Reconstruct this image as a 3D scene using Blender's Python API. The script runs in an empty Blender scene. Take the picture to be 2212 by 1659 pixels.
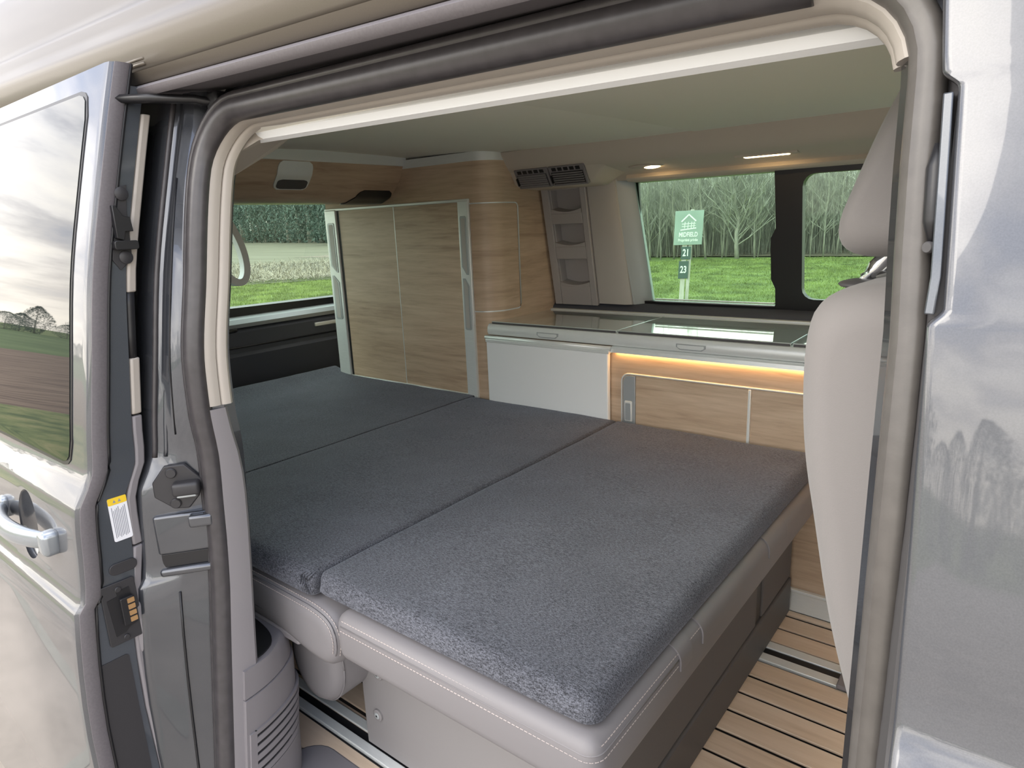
import bpy, bmesh, math, random
from mathutils import Vector, Matrix, noise
random.seed(7)
S = bpy.context.scene
COL = S.collection
R = math.radians

# ------------------------------------------------------------------ camera
cam_d = bpy.data.cameras.new('camera'); cam = bpy.data.objects.new('camera', cam_d); COL.objects.link(cam)
yaw, pitch, roll = R(38.59), R(-13.586), R(-2.369)
fw = Vector((-math.sin(yaw)*math.cos(pitch), math.cos(yaw)*math.cos(pitch), math.sin(pitch)))
rt = Vector((math.cos(yaw), math.sin(yaw), 0)); up = rt.cross(fw)
r2 = rt*math.cos(roll)+up*math.sin(roll); u2 = -rt*math.sin(roll)+up*math.cos(roll)
cam.matrix_world = Matrix(((r2.x, u2.x, -fw.x, 0), (r2.y, u2.y, -fw.y, 0), (r2.z, u2.z, -fw.z, 1.104), (0, 0, 0, 1)))
cam_d.sensor_fit = 'HORIZONTAL'; cam_d.sensor_width = 36.0; cam_d.lens = 36.0*1424.0/2212.0
cam_d.clip_start = 0.02; cam_d.clip_end = 2000
S.camera = cam
# ------------------------------------------------------------------ exposure, sky, sun
S.view_settings.view_transform = 'Standard'; S.view_settings.look = 'None'
S.view_settings.exposure = 2.08; S.view_settings.gamma = 1.0
S.view_settings.use_curve_mapping = False

def world():
    w = bpy.data.worlds.new('sky'); S.world = w; w.use_nodes = True
    nt = w.node_tree; N = nt.nodes; L = nt.links; N.clear()
    out = N.new('ShaderNodeOutputWorld'); bg = N.new('ShaderNodeBackground'); L.new(bg.outputs[0], out.inputs[0])
    tc = N.new('ShaderNodeTexCoord'); sx = N.new('ShaderNodeSeparateXYZ'); L.new(tc.outputs['Generated'], sx.inputs[0])
    add = N.new('ShaderNodeMath'); add.operation = 'ADD'; add.inputs[1].default_value = 0.12
    mx = N.new('ShaderNodeMath'); mx.operation = 'MAXIMUM'; mx.inputs[1].default_value = 0.0
    L.new(sx.outputs[2], mx.inputs[0]); L.new(mx.outputs[0], add.inputs[0])
    dx = N.new('ShaderNodeMath'); dx.operation = 'DIVIDE'; L.new(sx.outputs[0], dx.inputs[0]); L.new(add.outputs[0], dx.inputs[1])
    dy = N.new('ShaderNodeMath'); dy.operation = 'DIVIDE'; L.new(sx.outputs[1], dy.inputs[0]); L.new(add.outputs[0], dy.inputs[1])
    cb = N.new('ShaderNodeCombineXYZ'); cb.inputs[2].default_value = 9.3; L.new(dx.outputs[0], cb.inputs[0]); L.new(dy.outputs[0], cb.inputs[1])
    n1 = N.new('ShaderNodeTexNoise'); n1.inputs['Scale'].default_value = 0.75; n1.inputs['Detail'].default_value = 7; n1.inputs['Roughness'].default_value = 0.58
    L.new(cb.outputs[0], n1.inputs['Vector'])
    cr = N.new('ShaderNodeValToRGB'); e = cr.color_ramp.elements
    e[0].position = 0.40; e[0].color = (0.25, 0.31, 0.45, 1)
    e[1].position = 0.62; e[1].color = (1.20, 1.16, 1.09, 1)
    a = cr.color_ramp.elements.new(0.465); a.color = (0.52, 0.53, 0.59, 1)
    b = cr.color_ramp.elements.new(0.53); b.color = (0.92, 0.91, 0.92, 1)
    L.new(n1.outputs[0], cr.inputs[0])
    # brighter, warmer band low over the horizon
    hz = N.new('ShaderNodeValToRGB'); h = hz.color_ramp.elements
    h[0].position = 0.0; h[0].color = (1, 1, 1, 1); h[1].position = 0.28; h[1].color = (0, 0, 0, 1)
    L.new(mx.outputs[0], hz.inputs[0])
    ml = N.new('ShaderNodeMath'); ml.operation = 'MULTIPLY'; ml.inputs[1].default_value = 0.75; L.new(hz.outputs[0], ml.inputs[0])
    mixc = N.new('ShaderNodeMix'); mixc.data_type = 'RGBA'; L.new(ml.outputs[0], mixc.inputs[0])
    L.new(cr.outputs[0], mixc.inputs[6]); mixc.inputs[7].default_value = (1.20, 1.10, 0.93, 1)
    L.new(mixc.outputs[2], bg.inputs[0]); bg.inputs[1].default_value = 1.0
world()
sd = bpy.data.lights.new('sun', 'SUN'); sd.energy = 0.35; sd.angle = R(35); sd.color = (1.0, 0.93, 0.82)
sun = bpy.data.objects.new('sun', sd); COL.objects.link(sun)
sun.rotation_euler = Vector((0.45, 0.80, -0.62)).to_track_quat('-Z', 'Y').to_euler()

# ------------------------------------------------------------------ materials
def mat(name, color, rough=0.5, metal=0.0, coat=0.0, spec=0.5, ior=1.5, var=None, bump=None, sheen=0.0, coatior=1.5):
    m = bpy.data.materials.new(name); m.use_nodes = True
    nt = m.node_tree; N = nt.nodes; L = nt.links
    p = N['Principled BSDF']
    p.inputs['Base Color'].default_value = (*color, 1); p.inputs['Roughness'].default_value = rough
    p.inputs['Metallic'].default_value = metal; p.inputs['Coat Weight'].default_value = coat
    p.inputs['Coat Roughness'].default_value = 0.03; p.inputs['Coat IOR'].default_value = coatior
    p.inputs['IOR'].default_value = ior; p.inputs['Specular IOR Level'].default_value = spec
    p.inputs['Sheen Weight'].default_value = sheen
    tc = N.new('ShaderNodeTexCoord')
    if var:   # (scale, amount, (sx,sy,sz))
        mp = N.new('ShaderNodeMapping'); mp.inputs['Scale'].default_value = var[2]; L.new(tc.outputs['Object'], mp.inputs[0])
        n = N.new('ShaderNodeTexNoise'); n.inputs['Scale'].default_value = var[0]; n.inputs['Detail'].default_value = 4; L.new(mp.outputs[0], n.inputs['Vector'])
        mr = N.new('ShaderNodeMapRange'); mr.inputs[1].default_value = 0.3; mr.inputs[2].default_value = 0.7
        mr.inputs[3].default_value = 1-var[1]; mr.inputs[4].default_value = 1+var[1]; L.new(n.outputs[0], mr.inputs[0])
        hs = N.new('ShaderNodeHueSaturation'); hs.inputs['Color'].default_value = (*color, 1); L.new(mr.outputs[0], hs.inputs['Value'])
        L.new(hs.outputs[0], p.inputs['Base Color'])
    if bump:  # (scale, strength, dist)
        n = N.new('ShaderNodeTexNoise'); n.inputs['Scale'].default_value = bump[0]; n.inputs['Detail'].default_value = 3; L.new(tc.outputs['Object'], n.inputs['Vector'])
        b = N.new('ShaderNodeBump'); b.inputs['Strength'].default_value = bump[1]; b.inputs['Distance'].default_value = bump[2]
        L.new(n.outputs[0], b.inputs['Height']); L.new(b.outputs[0], p.inputs['Normal'])
    return m

def wood(name, cols, axis=0, scale=1.0, rough=0.45):
    m = bpy.data.materials.new(name); m.use_nodes = True
    nt = m.node_tree; N = nt.nodes; L = nt.links; p = N['Principled BSDF']; p.inputs['Roughness'].default_value = rough
    tc = N.new('ShaderNodeTexCoord'); oi = N.new('ShaderNodeObjectInfo')
    ad = N.new('ShaderNodeVectorMath'); ad.operation = 'MULTIPLY_ADD'
    cbn = N.new('ShaderNodeCombineXYZ')
    for i in range(3): L.new(oi.outputs['Random'], cbn.inputs[i])
    L.new(cbn.outputs[0], ad.inputs[0]); ad.inputs[1].default_value = (7, 5, 9); L.new(tc.outputs['Object'], ad.inputs[2])
    def layer(sc, det, dist):
        mp = N.new('ShaderNodeMapping'); s = [sc*10.5]*3
        for q in (axis if isinstance(axis, tuple) else (axis,)): s[q] = sc*0.9
        mp.inputs['Scale'].default_value = s; L.new(ad.outputs[0], mp.inputs[0])
        n = N.new('ShaderNodeTexNoise'); n.inputs['Scale'].default_value = 1.0; n.inputs['Detail'].default_value = det
        n.inputs['Roughness'].default_value = 0.6; n.inputs['Distortion'].default_value = dist; L.new(mp.outputs[0], n.inputs['Vector']); return n
    big = layer(scale*1.0, 6, 1.2); fine = layer(scale*6.5, 4, 0.4)
    mx = N.new('ShaderNodeMath'); mx.operation = 'MULTIPLY_ADD'; mx.inputs[1].default_value = 0.42; L.new(fine.outputs[0], mx.inputs[0])
    m2 = N.new('ShaderNodeMath'); m2.operation = 'MULTIPLY'; m2.inputs[1].default_value = 0.58; L.new(big.outputs[0], m2.inputs[0]); L.new(m2.outputs[0], mx.inputs[2])
    cr = N.new('ShaderNodeValToRGB'); e = cr.color_ramp.elements
    e[0].position = 0.34; e[0].color = (*cols[0], 1); e[1].position = 0.64; e[1].color = (*cols[2], 1)
    c = cr.color_ramp.elements.new(0.48); c.color = (*cols[1], 1)
    L.new(mx.outputs[0], cr.inputs[0]); L.new(cr.outputs[0], p.inputs['Base Color'])
    b = N.new('ShaderNodeBump'); b.inputs['Strength'].default_value = 0.12; b.inputs['Distance'].default_value = 0.001
    L.new(fine.outputs[0], b.inputs['Height']); L.new(b.outputs[0], p.inputs['Normal'])
    return m

def emis(name, color, strength):
    m = bpy.data.materials.new(name); m.use_nodes = True; p = m.node_tree.nodes['Principled BSDF']
    p.inputs['Base Color'].default_value = (*color, 1)
    p.inputs['Emission Color'].default_value = (*color, 1); p.inputs['Emission Strength'].default_value = strength
    return m

def tint_glass(name, tint, gl=0.06):
    m = bpy.data.materials.new(name); m.use_nodes = True
    nt = m.node_tree; N = nt.nodes; L = nt.links; N.clear()
    o = N.new('ShaderNodeOutputMaterial'); t = N.new('ShaderNodeBsdfTransparent'); t.inputs[0].default_value = (*tint, 1)
    g = N.new('ShaderNodeBsdfGlossy'); g.inputs['Roughness'].default_value = 0.02
    f = N.new('ShaderNodeFresnel'); f.inputs[0].default_value = 1.45
    mx = N.new('ShaderNodeMixShader'); L.new(f.outputs[0], mx.inputs[0]); L.new(t.outputs[0], mx.inputs[1]); L.new(g.outputs[0], mx.inputs[2])
    L.new(mx.outputs[0], o.inputs[0]); return m

def fabric(name, c0, c1, scale=420, bumpd=0.0012):
    m = bpy.data.materials.new(name); m.use_nodes = True
    nt = m.node_tree; N = nt.nodes; L = nt.links; p = N['Principled BSDF']
    p.inputs['Roughness'].default_value = 0.85; p.inputs['Sheen Weight'].default_value = 0.25; p.inputs['Sheen Roughness'].default_value = 0.4
    p.inputs['Sheen Tint'].default_value = (0.80, 0.84, 1.0, 1)
    tc = N.new('ShaderNodeTexCoord')
    n = N.new('ShaderNodeTexNoise'); n.inputs['Scale'].default_value = scale; n.inputs['Detail'].default_value = 2; L.new(tc.outputs['Object'], n.inputs['Vector'])
    mp = N.new('ShaderNodeMapping'); mp.inputs['Scale'].default_value = (170, 560, 420); L.new(tc.outputs['Object'], mp.inputs[0])
    n2 = N.new('ShaderNodeTexNoise'); n2.inputs['Scale'].default_value = 1.0; n2.inputs['Detail'].default_value = 3; L.new(mp.outputs[0], n2.inputs['Vector'])
    n3 = N.new('ShaderNodeTexNoise'); n3.inputs['Scale'].default_value = 7; n3.inputs['Detail'].default_value = 4; L.new(tc.outputs['Object'], n3.inputs['Vector'])
    a = N.new('ShaderNodeMath'); a.operation = 'ADD'; L.new(n.outputs[0], a.inputs[0]); L.new(n2.outputs[0], a.inputs[1])
    a2 = N.new('ShaderNodeMath'); a2.operation = 'MULTIPLY_ADD'; a2.inputs[1].default_value = 0.2; L.new(n3.outputs[0], a2.inputs[0]); L.new(a.outputs[0], a2.inputs[2])
    cr = N.new('ShaderNodeMapRange'); cr.inputs[1].default_value = 0.88; cr.inputs[2].default_value = 1.34; L.new(a2.outputs[0], cr.inputs[0])
    mix = N.new('ShaderNodeMix'); mix.data_type = 'RGBA'; L.new(cr.outputs[0], mix.inputs[0]); mix.inputs[6].default_value = (*c0, 1); mix.inputs[7].default_value = (*c1, 1)
    L.new(mix.outputs[2], p.inputs['Base Color'])
    b = N.new('ShaderNodeBump'); b.inputs['Strength'].default_value = 0.7; b.inputs['Distance'].default_value = bumpd
    L.new(a.outputs[0], b.inputs['Height']); L.new(b.outputs[0], p.inputs['Normal'])
    return m

def patchy(name, cols, scale, rough=0.9, sc3=(1, 1, 1), detail=8, lo=0.35, hi=0.65):
    m = bpy.data.materials.new(name); m.use_nodes = True
    nt = m.node_tree; N = nt.nodes; L = nt.links; p = N['Principled BSDF']; p.inputs['Roughness'].default_value = rough
    tc = N.new('ShaderNodeTexCoord'); mp = N.new('ShaderNodeMapping'); mp.inputs['Scale'].default_value = sc3; L.new(tc.outputs['Object'], mp.inputs[0])
    n = N.new('ShaderNodeTexNoise'); n.inputs['Scale'].default_value = scale; n.inputs['Detail'].default_value = detail; n.inputs['Roughness'].default_value = 0.65
    L.new(mp.outputs[0], n.inputs['Vector'])
    cr = N.new('ShaderNodeValToRGB'); e = cr.color_ramp.elements
    e[0].position = lo; e[0].color = (*cols[0], 1); e[1].position = hi; e[1].color = (*cols[-1], 1)
    for i, c in enumerate(cols[1:-1]):
        k = cr.color_ramp.elements.new(lo+(hi-lo)*(i+1)/(len(cols)-1)); k.color = (*c, 1)
    L.new(n.outputs[0], cr.inputs[0]); L.new(cr.outputs[0], p.inputs['Base Color'])
    b = N.new('ShaderNodeBump'); b.inputs['Strength'].default_value = 0.3; b.inputs['Distance'].default_value = 0.01
    L.new(n.outputs[0], b.inputs['Height']); L.new(b.outputs[0], p.inputs['Normal'])
    return m

PAINT = mat('grey_metallic_paint', (0.085, 0.088, 0.098), 0.32, 0.35, 1.0, coatior=1.55, var=(900, 0.10, (1, 1, 1)))
JAMB = mat('grey_jamb_paint', (0.088, 0.094, 0.108), 0.26, 0.65, 1.0, var=(900, 0.08, (1, 1, 1)))
SHELLP = mat('dark_shell_paint', (0.075, 0.085, 0.10), 0.34, 0.4, 0.8, var=(900, 0.08, (1, 1, 1)))
FLANGE = mat('edge_flange_grey', (0.132, 0.121, 0.130), 0.5, var=(300, 0.08, (1, 1, 1)))
LITSEAL = mat('lit_rubber_seal', (0.112, 0.103, 0.095), 0.4, var=(60, 0.10, (1, 1, 1)), bump=(400, 0.08, 0.001))  # same door rubber in a lighter colour, daylight on the pillar painted in
SILVER = mat('silver_roof_paint', (0.120, 0.103, 0.083), 0.40, 0.3, 0.10, var=(900, 0.05, (1, 1, 1)))
RUBBER = mat('rubber_seal', (0.048, 0.044, 0.047), 0.34, var=(60, 0.15, (1, 1, 1)), bump=(400, 0.08, 0.001))
BLACK = mat('black_plastic', (0.012, 0.012, 0.014), 0.4, bump=(500, 0.1, 0.0005))
DARKTRIM = mat('dark_trim_plastic', (0.058, 0.064, 0.082), 0.6, bump=(700, 0.2, 0.0006))
CHAR = mat('charcoal_plastic', (0.075, 0.072, 0.074), 0.5, bump=(700, 0.15, 0.0006))
PLATE = mat('dark_plate', (0.030, 0.029, 0.032), 0.45, bump=(600, 0.1, 0.0004))
GREYPL = mat('warm_grey_plastic', (0.215, 0.202, 0.212), 0.55, bump=(900, 0.15, 0.0005))
GREYPOCKET = mat('pocket_grey_plastic', (0.48, 0.455, 0.43), 0.55, bump=(900, 0.15, 0.0005))
PANELG = mat('panel_grey_plastic', (0.40, 0.38, 0.38), 0.55, bump=(900, 0.15, 0.0005))
CREAM = mat('cream_plastic', (0.40, 0.365, 0.325), 0.5, bump=(900, 0.1, 0.0004))
LINER = mat('headliner_fabric', (0.80, 0.78, 0.70), 0.9, bump=(600, 0.25, 0.0008))
COVE = mat('cove_fabric', (0.56, 0.50, 0.43), 0.9, bump=(600, 0.25, 0.0008))
LEATHER = mat('pale_grey_leather', (0.182, 0.173, 0.180), 0.5, bump=(350, 0.12, 0.0006))
SEATFAB = mat('seat_grey_cloth', (0.235, 0.220, 0.214), 0.8, bump=(700, 0.25, 0.0006), sheen=0.2)
STITCH = mat('beige_thread', (0.42, 0.365, 0.34), 0.8)
ALU = mat('brushed_aluminium', (0.78, 0.81, 0.80), 0.36, 0.25, var=(40, 0.04, (1, 30, 30)))
CHROME = mat('satin_chrome', (0.75, 0.77, 0.80), 0.16, 1.0)
GREYFRAME = mat('silver_grey_frame', (0.42, 0.45, 0.46), 0.4, 0.3)
WHITE = mat('white_laminate', (0.86, 0.88, 0.89), 0.45, bump=(500, 0.05, 0.0004))
GLASSTOP = mat('grey_glass_lid', (0.50, 0.55, 0.53), 0.06, 0.0, 1.0, ior=1.6)
PRIVACY = mat('privacy_glass', (0.012, 0.014, 0.014), 0.015, 0.0, 0.0, spec=0.36, ior=1.5)
PANE = tint_glass('green_tinted_glass', (0.76, 0.89, 0.81))
PANE_R = tint_glass('green_tinted_rear_glass', (0.76, 0.93, 0.84))
PANE_C = tint_glass('clear_glass', (0.86, 0.92, 0.90))
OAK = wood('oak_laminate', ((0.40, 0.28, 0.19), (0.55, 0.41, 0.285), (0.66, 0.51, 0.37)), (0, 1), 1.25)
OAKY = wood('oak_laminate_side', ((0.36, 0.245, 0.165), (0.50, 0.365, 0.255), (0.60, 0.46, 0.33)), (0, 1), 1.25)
DECK = wood('deck_plank', ((0.54, 0.41, 0.295), (0.66, 0.52, 0.385), (0.74, 0.60, 0.465)), 0, 0.8)
TWEED = fabric('charcoal_tweed', (0.014, 0.015, 0.020), (0.138, 0.145, 0.172), 700, 0.0010)
BENCHCLOTH = mat('bench_base_cloth', (0.115, 0.105, 0.10), 0.85, bump=(500, 0.3, 0.0008))
BENCHPANEL = mat('bench_grey_panel', (0.21, 0.20, 0.202), 0.6, bump=(800, 0.1, 0.0004))
HANDLE = mat('silver_handle', (0.34, 0.37, 0.40), 0.25, 0.7)
YELLOW = mat('yellow_label', (0.80, 0.55, 0.03), 0.5)
PAPER = mat('label_paper', (0.75, 0.76, 0.80), 0.5)
INK = mat('label_ink', (0.25, 0.26, 0.30), 0.6)
GOLD = mat('brass_contact', (0.72, 0.45, 0.22), 0.3, 0.8)
LED = emis('warm_led', (1.0, 0.56, 0.20), 6.5)
LAMP = emis('warm_lamp', (1.0, 0.66, 0.30), 6.5)
GRASS = patchy('meadow_ground', ((0.08, 0.125, 0.03), (0.14, 0.20, 0.05), (0.20, 0.265, 0.08)), 1.6)
BLADE = mat('grass_blade', (0.195, 0.25, 0.068), 0.7, var=(1.6, 0.5, (1, 1, 1)))
STUBB = patchy('stubble_soil', ((0.035, 0.035, 0.022), (0.10, 0.095, 0.06)), 1.5)
STRAW = mat('dry_straw', (0.34, 0.31, 0.225), 0.8, var=(2, 0.3, (1, 1, 1)))
TAN = patchy('tan_field', ((0.095, 0.092, 0.050), (0.125, 0.121, 0.070), (0.15, 0.146, 0.09)), 0.08, sc3=(1, 6, 1))
SOIL = patchy('ploughed_soil', ((0.10, 0.06, 0.04), (0.20, 0.135, 0.09), (0.28, 0.20, 0.14)), 0.9, sc3=(4, 0.6, 1))
FAR = patchy('far_green_field', ((0.07, 0.13, 0.03), (0.13, 0.20, 0.06)), 0.1)
ROUGHG = patchy('rough_verge', ((0.05, 0.09, 0.02), (0.16, 0.20, 0.06), (0.30, 0.28, 0.12)), 1.6)
CONC = patchy('pale_concrete', ((0.23, 0.20, 0.165), (0.335, 0.295, 0.248), (0.41, 0.36, 0.305)), 1.4)
CONCD = patchy('worn_concrete_strip', ((0.22, 0.23, 0.19), (0.34, 0.34, 0.29)), 2.5)
BARK = mat('pale_bark', (0.30, 0.29, 0.245), 0.9, var=(6, 0.35, (1, 1, 0.3)))
TWIGM = mat('grey_twigs', (0.36, 0.355, 0.30), 0.9, var=(3, 0.3, (1, 1, 1)))
LITTER = patchy('leaf_litter', ((0.09, 0.08, 0.055), (0.22, 0.18, 0.12)), 1.2)
NEEDLE = mat('dark_foliage', (0.095, 0.140, 0.112), 0.9, var=(0.25, 0.45, (1, 1, 1)))
SIGNG = mat('sign_green', (0.33, 0.41, 0.37), 0.35, var=(2, 0.1, (1, 1, 1)))
SIGND = mat('plate_green', (0.085, 0.125, 0.115), 0.35)
SIGNW = mat('sign_white', (0.85, 0.88, 0.85), 0.6)
POST = wood('weathered_post', ((0.34, 0.33, 0.28), (0.50, 0.48, 0.42), (0.62, 0.60, 0.54)), 2)

# ------------------------------------------------------------------ builders
def tag(o, label=None, cat=None, group=None, kind=None):
    if label: o['label'] = label
    if cat: o['category'] = cat
    if group: o['group'] = group
    if kind: o['kind'] = kind
    return o
def empty(name, loc=(0, 0, 0), label=None, cat=None, group=None, kind=None):
    o = bpy.data.objects.new(name, None); COL.objects.link(o); o.location = loc; o.empty_display_size = 0.05
    return tag(o, label, cat, group, kind)
def base_of(o):
    v = Vector((0, 0, 0))
    while o: v += o.location; o = o.parent
    return v
def link(name, bm, m, parent=None, smooth=None, bevel=0, seg=2, world=True, recalc=True):
    """bm in world coordinates; child keeps them whatever its parent's location."""
    if recalc: bmesh.ops.recalc_face_normals(bm, faces=bm.faces)
    me = bpy.data.meshes.new(name); bm.to_mesh(me); bm.free()
    if smooth is not None:
        me.polygons.foreach_set('use_smooth', [True]*len(me.polygons))
        if smooth < 180: me.set_sharp_from_angle(angle=R(smooth))
    o = bpy.data.objects.new(name, me); COL.objects.link(o); me.materials.append(m)
    if parent:
        o.parent = parent
        if world: o.location = -base_of(parent)
    if bevel:
        b = o.modifiers.new('bevel', 'BEVEL'); b.width = bevel; b.segments = seg; b.limit_method = 'ANGLE'; b.angle_limit = R(35)
        me.polygons.foreach_set('use_smooth', [True]*len(me.polygons)); me.set_sharp_from_angle(angle=R(50))
    return o
def box(bm, x0, x1, y0, y1, z0, z1):
    v = [bm.verts.new((x, y, z)) for x in (x0, x1) for y in (y0, y1) for z in (z0, z1)]
    for f in ((0, 1, 3, 2), (4, 6, 7, 5), (0, 4, 5, 1), (2, 3, 7, 6), (0, 2, 6, 4), (1, 5, 7, 3)): bm.faces.new([v[i] for i in f])
    return v
def rbox(bm, x0, x1, y0, y1, z0, z1, r, seg=3):
    b = bmesh.new(); box(b, x0, x1, y0, y1, z0, z1)
    bmesh.ops.recalc_face_normals(b, faces=b.faces)
    bmesh.ops.bevel(b, geom=list(b.edges), offset=r, segments=seg, profile=0.5, affect='EDGES')
    merge(bm, b)
def merge(bm, b, M=None):
    mp = {}
    for v in b.verts: mp[v] = bm.verts.new(M @ v.co if M else v.co)
    for f in b.faces:
        try: bm.faces.new([mp[v] for v in f.verts])
        except ValueError: pass
    b.free()
def BX(name, m, parent, x0, x1, y0, y1, z0, z1, bevel=0.002, seg=2):
    bm = bmesh.new(); box(bm, x0, x1, y0, y1, z0, z1); return link(name, bm, m, parent, bevel=bevel, seg=seg)
def RB(name, m, parent, x0, x1, y0, y1, z0, z1, r, seg=4):
    bm = bmesh.new(); rbox(bm, x0, x1, y0, y1, z0, z1, r, seg); return link(name, bm, m, parent, smooth=60)
def loft(bm, rings, closed=True, caps=True):
    vs = [[bm.verts.new(p) for p in r] for r in rings]
    n = len(vs[0])
    for a, b in zip(vs, vs[1:]):
        for i in range(n if closed else n-1):
            j = (i+1) % n; bm.faces.new((a[i], a[j], b[j], b[i]))
    if caps and closed:
        bm.faces.new(vs[0][::-1]); bm.faces.new(vs[-1])
    return vs
def tube(bm, pts, r, n=8, flat=1.0, upv=Vector((0, 0, 1)), caps=True):
    pts = [Vector(p) for p in pts]; rings = []
    for i, p in enumerate(pts):
        t = (pts[min(i+1, len(pts)-1)]-pts[max(i-1, 0)]).normalized()
        a = upv if abs(t.dot(upv)) < 0.95 else Vector((0, 1, 0))
        s = t.cross(a).normalized(); u = s.cross(t).normalized()
        rr = r[i] if isinstance(r, (list, tuple)) else r
        rings.append([p+s*math.cos(k*2*math.pi/n)*rr*flat+u*math.sin(k*2*math.pi/n)*rr for k in range(n)])
    loft(bm, rings, True, caps)
def prism(bm, outline, d, plane='xz', at=0.0):
    """outline of 2-D points in the plane, extruded by d along the third axis from 'at'"""
    def P(a, b, c): return {'xz': (a, c, b), 'yz': (c, a, b), 'xy': (a, b, c)}[plane]
    loft(bm, [[P(a, b, at) for a, b in outline], [P(a, b, at+d) for a, b in outline]])
def rrect(x0, x1, z0, z1, r, n=4):
    o = []
    for cx, cz, a0 in ((x1-r, z1-r, 0), (x0+r, z1-r, 90), (x0+r, z0+r, 180), (x1-r, z0+r, 270)):
        for k in range(n+1):
            a = R(a0+90*k/n); o.append((cx+r*math.cos(a), cz+r*math.sin(a)))
    return o
def lerp(tab, v):
    tab = sorted(tab)
    if v <= tab[0][0]: return tab[0][1]
    for (a, b), (c, d) in zip(tab, tab[1:]):
        if v <= c: return b+(d-b)*(v-a)/(c-a)
    return tab[-1][1]
def disc(bm, c, r, d, axis, n=16):
    ax = Vector(axis).normalized(); a = Vector((0, 0, 1)) if abs(ax.z) < .9 else Vector((1, 0, 0))
    s = ax.cross(a).normalized(); u = s.cross(ax); c = Vector(c)
    loft(bm, [[c+ax*h+(s*math.cos(k*2*math.pi/n)+u*math.sin(k*2*math.pi/n))*q for k in range(n)] for h, q in ((0, r), (d*.7, r), (d, r*.82))])
def text_mesh(bm, s, size, M, depth=0.002, spacing=1.0):
    c = bpy.data.curves.new('t', 'FONT'); c.body = s; c.size = size; c.align_x = 'CENTER'; c.align_y = 'CENTER'; c.extrude = depth; c.space_character = spacing; c.offset = size*.022
    o = bpy.data.objects.new('t', c); COL.objects.link(o)
    dg = bpy.context.evaluated_depsgraph_get(); me = bpy.data.meshes.new_from_object(o.evaluated_get(dg))
    b = bmesh.new(); b.from_mesh(me); merge(bm, b, M)
    bpy.data.objects.remove(o); bpy.data.curves.remove(c); bpy.data.meshes.remove(me)

# side profiles of the van: height -> depth (y)
SEALY = [(-.1, .43), (0, .44), (.14, .456), (.38, .485), (.55, .505), (.65, .511), (.75, .516), (.81, .512), (.89, .514), (1.04, .539), (1.187, .567), (1.30, .602)]
SKIN = [(-.30, .40), (-.1, .385), (.0, .378), (.25, .373), (.52, .392), (.535, .404), (.69, .424), (.705, .430), (.735, .447), (.80, .4585), (.90, .476), (1.05, .503), (1.20, .541), (1.365, .587), (1.40, .598)]
def mono(tab):
    t = sorted(tab); X_ = [p[0] for p in t]; Y_ = [p[1] for p in t]; n = len(t)
    d = [(Y_[i+1]-Y_[i])/(X_[i+1]-X_[i]) for i in range(n-1)]; m = [d[0]]
    for i in range(1, n-1): m.append(0 if d[i-1]*d[i] <= 0 else 2*d[i-1]*d[i]/(d[i-1]+d[i]))
    m.append(d[-1])
    def f(v):
        if v <= X_[0]: return Y_[0]
        if v >= X_[-1]: return Y_[-1]
        i = next(k for k in range(n-1) if v <= X_[k+1]); h = X_[i+1]-X_[i]; q = (v-X_[i])/h
        return (2*q**3-3*q*q+1)*Y_[i]+(q**3-2*q*q+q)*h*m[i]+(-2*q**3+3*q*q)*Y_[i+1]+(q**3-q*q)*h*m[i+1]
    return f
SEAL_F = mono(SEALY)
def sealy(z): return SEAL_F(z)
SKIN = [q for q in SKIN if not .68 < q[0] < .74]+[(.690, .4225), (.697, .4255), (.742, .4495)]
SKIN_F = mono(SKIN)
def skin(z): return SKIN_F(z)
ZS = [-.30, -.2, -.1, 0, .1, .2, .3, .36, .42, .47, .52, .527, .535, .56, .6, .64, .67, .69, .697, .72, .742, .755, .77, .80, .83, .865, .9, .935, .97, 1.01, 1.05, 1.085, 1.12, 1.16, 1.2, 1.24, 1.28, 1.31, 1.34]

# ------------------------------------------------------------------ ground and fields
def quad(name, pts, z, m, label, cat, kind='structure', parent=None):
    bm = bmesh.new(); bm.faces.new([bm.verts.new((x, y, z)) for x, y in pts]); 
    o = link(name, bm, m, parent, recalc=False)
    if parent is None: tag(o, label, cat, kind=kind)
    return o
G = -0.5
quad('meadow', [(-400, -300), (300, -300), (300, 400), (-400, 400)], G-0.02, GRASS, 'green meadow grass around the van', 'meadow')
quad('wood_floor', [(-40, 26.8), (30, 26.2), (30, 90), (-40, 90)], G+0.02, LITTER, 'brown leaf litter floor under the bare trees', 'ground')
quad('stubble_field', [(-26, 2), (-13.5, 25), (-21.5, 38), (-45, 2)], G+0.01, STUBB, 'bare soil of the harvested maize field', 'field')
quad('tan_field', [(-45, 2), (-21.5, 38), (-75, 100), (-260, 140), (-260, 30)], G+0.012, TAN, 'pale tan field rising beyond the maize stubble', 'field')
quad('ploughed_field', [(-13, -30), (-13, 1.5), (-42, 1.5), (-42, -60)], G+0.014, SOIL, 'brown ploughed field beyond the verge', 'field')
quad('far_field', [(-42, -60), (-42, 1.5), (-130, 1.5), (-130, -130)], G+0.016, FAR, 'flat green field beyond the ploughed soil', 'field')
quad('verge', [(-13, -30), (-13, 1.5), (-7.2, 1.5), (-7.2, -30)], G+0.014, ROUGHG, 'rough grass verge behind the concrete yard', 'verge')
yard = quad('yard', [(-7.2, -40), (30, -40), (30, 1.5), (-7.2, 1.5)], G, CONC, 'pale cracked concrete yard beside the van', 'yard')
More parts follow.
